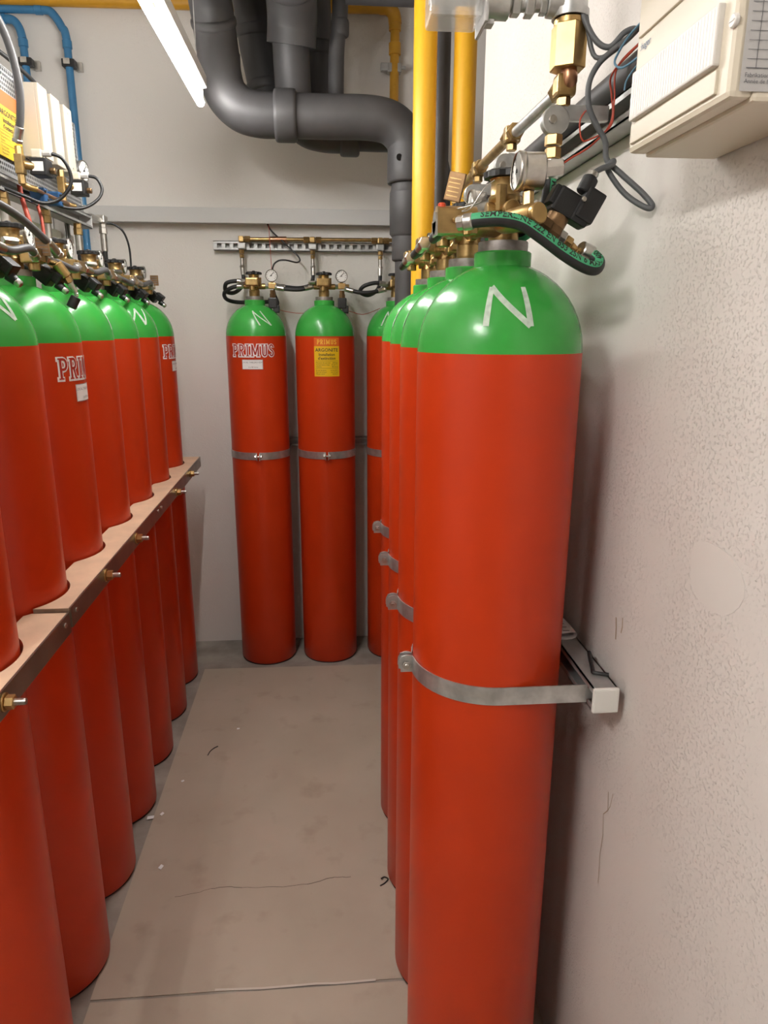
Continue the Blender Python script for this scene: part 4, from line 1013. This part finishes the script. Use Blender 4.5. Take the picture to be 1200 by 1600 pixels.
# strut rail, white trunking, drops
t = thing('strut_rail', 'square steel rail with grey end cap above the left valves', 'rail', (-.865, 1.3, 1.965))
obj('channel', strut((0, 0, 0), (0, 1.53, 0), .045, .045, (1, 0, 0)), 'rail', t)
obj('end_cap', MB().box((0, 1.533, 0), (.047, .008, .047), bev=.003), 'grey', t)
t = thing('cable_trunking', 'white cable trunking below the steel rail on the left', 'cable duct', (-.93, 2.1, 1.895))
obj('duct_body', MB().box((0, 0, 0), (.04, 1.42, .034)), 'white', t); obj('duct_cover', MB().box((.022, 0, 0), (.006, 1.418, .038), bev=.001), 'white', t)
GD = 'drop hoses of the left row'
Ld = ['drop hose with steel ferrule at the left photo edge', 'drop hose with steel ferrule above the fourth left cylinder', 'drop hose with brass nut above the fifth left cylinder', 'drop hose with brass nut in front of the blue pipe', 'clear sleeved drop hose at the end of the left rail']
for i, y in enumerate((1.80, 2.11, 2.41, 2.70, 3.0)):
    x = -.853; z = 1.945 if i < 4 else 1.985
    t = thing('drop_hose', Ld[i], 'hose', (x, y, z), 0, GD)
    obj('hex_nut', MB().cyl((0, 0, 0), (0, 0, -.018), .0135, 6).cyl((0, 0, -.018), (0, 0, -.04), .0155, 6), 'brass' if i < 4 else 'zinc', t)
    obj('ferrule', MB().cyl((0, 0, -.04), (0, 0, -.105), .0125, 14), 'zinc', t)
    obj('hose_tube', MB().tube([(0, 0, -.10), (0, .004, -.14), (.01, .02, -.18), (.05, .05, -.19)], .010, 12), 'rubber', t)
    if i == 4: obj('clamp_plate', MB().box((0, 0, .012), (.03, .05, .03), bev=.004).box((-.01, -.08, .005), (.03, .12, .018)), 'zinc', t)
cable('black cable arching down at the end of the left rail', [(-.845, 3.01, 1.985), (-.82, 3.02, 1.985), (-.79, 3.03, 1.965), (-.775, 3.04, 1.93), (-.770, 3.05, 1.88), (-.772, 3.05, 1.80)], .004, 'black')
cable('thin red hose hanging under the perforated plate', [(-.85, 2.22, 1.99), (-.845, 2.215, 1.95), (-.83, 2.20, 1.90), (-.82, 2.20, 1.85)], .007, 'wire_red')
cable('second thin red hose under the perforated plate', [(-.85, 2.33, 1.975), (-.845, 2.33, 1.94), (-.835, 2.32, 1.90), (-.83, 2.31, 1.85)], .005, 'wire_red')
hose('thick grey hose arching in front of the perforated plate', [(-.80, 1.90, 2.36), (-.785, 1.98, 2.345), (-.775, 2.055, 2.29), (-.775, 2.10, 2.20), (-.790, 2.125, 2.13), (-.808, 2.140, 2.085)], .0100, None, (0, 1), 'grey_rubber')
hose('thick grey hose sloping down to the third left valve', [(-.735, 1.50, 1.845), (-.70, 1.62, 1.853), (-.675, 1.72, 1.835), (-.655, 1.82, 1.795), (-.648, 1.865, 1.772)], .0092, None, (0, 1), 'grey_rubber', fer=.05)
# upper strip behind the boxes: a dark cable draped over them
cable('black cable draped along the top of the cream boxes', [(-.87, 2.12, 2.31), (-.86, 2.22, 2.312), (-.85, 2.34, 2.305), (-.845, 2.46, 2.292), (-.845, 2.58, 2.275), (-.85, 2.64, 2.25)], .006, 'black')
# pilot chain hoses of the left row
GQ = 'pilot hoses along the left row'
Lq = ['pilot hose from the nearest to the second left valve', 'grey pilot hose with a bend at the left photo edge', 'pilot hose from the third to the fourth left valve', 'pilot hose from the fourth to the fifth left valve', 'pilot hose from the fifth to the sixth left valve', 'pilot hose from the sixth to the farthest left valve']
for i in range(6):
    (xa, ya), (xb, yb) = LROW[i], LROW[i+1]; za = ZV+.026
    a = (xa+.066, ya+.036, za); b = (xb+.066, yb-.036, za); mx = (xa+xb)/2+.075; my = (ya+yb)/2
    hose(Lq[i], [a, (mx, my-.05, za-.004), (mx+.004, my+.04, za+.010 if i % 2 else za-.012), b], .0090, GQ, (1, 1), 'grey_rubber', fer=.045)
# loose nozzle hanging over the third dome
t = thing('test_nozzle', 'small brass nozzle with green tip hanging over a left dome', 'nozzle', (-.655, 1.885, 1.745))
obj('nozzle_body', MB().cyl((0, 0, 0), (.016, .012, -.030), .013, 14).cyl((.016, .012, -.030), (.021, .016, -.044), .010, 6), 'brass_bright', t)
obj('nozzle_tube', MB().cyl((.021, .016, -.044), (.032, .022, -.068), .0085, 12, .006).cyl((.032, .022, -.068), (.033, .023, -.078), .005, 10), 'zinc', t)
obj('nozzle_tip', MB().cyl((.031, .022, -.078), (.018, .016, -.104), .0125, 14), 'rim', t)

# ================================================================== litter on the floor
tag(obj('wire_scrap', MB().tube([(-.475, 2.405, .004), (-.470, 2.43, .004), (-.458, 2.450, .0045), (-.445, 2.462, .004)], .0018, 6), 'black'), 'short black wire scrap lying on the middle of the floor', 'scrap')
tag(obj('wire_scrap', MB().tube([(.135, 1.705, .004), (.150, 1.715, .004), (.160, 1.728, .005), (.150, 1.738, .004), (.140, 1.728, .008)], .0020, 6), 'black'), 'curled black wire scrap at the foot of the right row', 'scrap')
for i, (x, y, a, lab) in enumerate([(-.61, 2.06, .3, 'larger white paper scrap at the edge of the left floor strip'), (-.575, 2.075, 1.2, 'small white paper scrap beside the larger scrap'), (-.525, 1.83, 1.3, 'narrow pale scrap on the floor near the crack'), (-.38, 2.58, .2, 'tiny white scrap on the floor toward the back wall'), (-.54, 2.25, .8, 'tiny pale scrap near the left floor edge')]):
    s = [1, .7, .8, .5, .5][i]
    o = obj('paper_scrap', MB().add([(-.012*s, -.006*s, .001), (.010*s, -.007*s, .0005), (.013*s, .005*s, .002), (-.008*s, .007*s, .003)], [(0, 1, 2, 3)]), 'paper', None, (x, y, .004), a)
    sd = o.modifiers.new('thickness', 'SOLIDIFY'); sd.thickness = .0006; tag(o, lab, 'scrap', 'paper scraps on the floor')
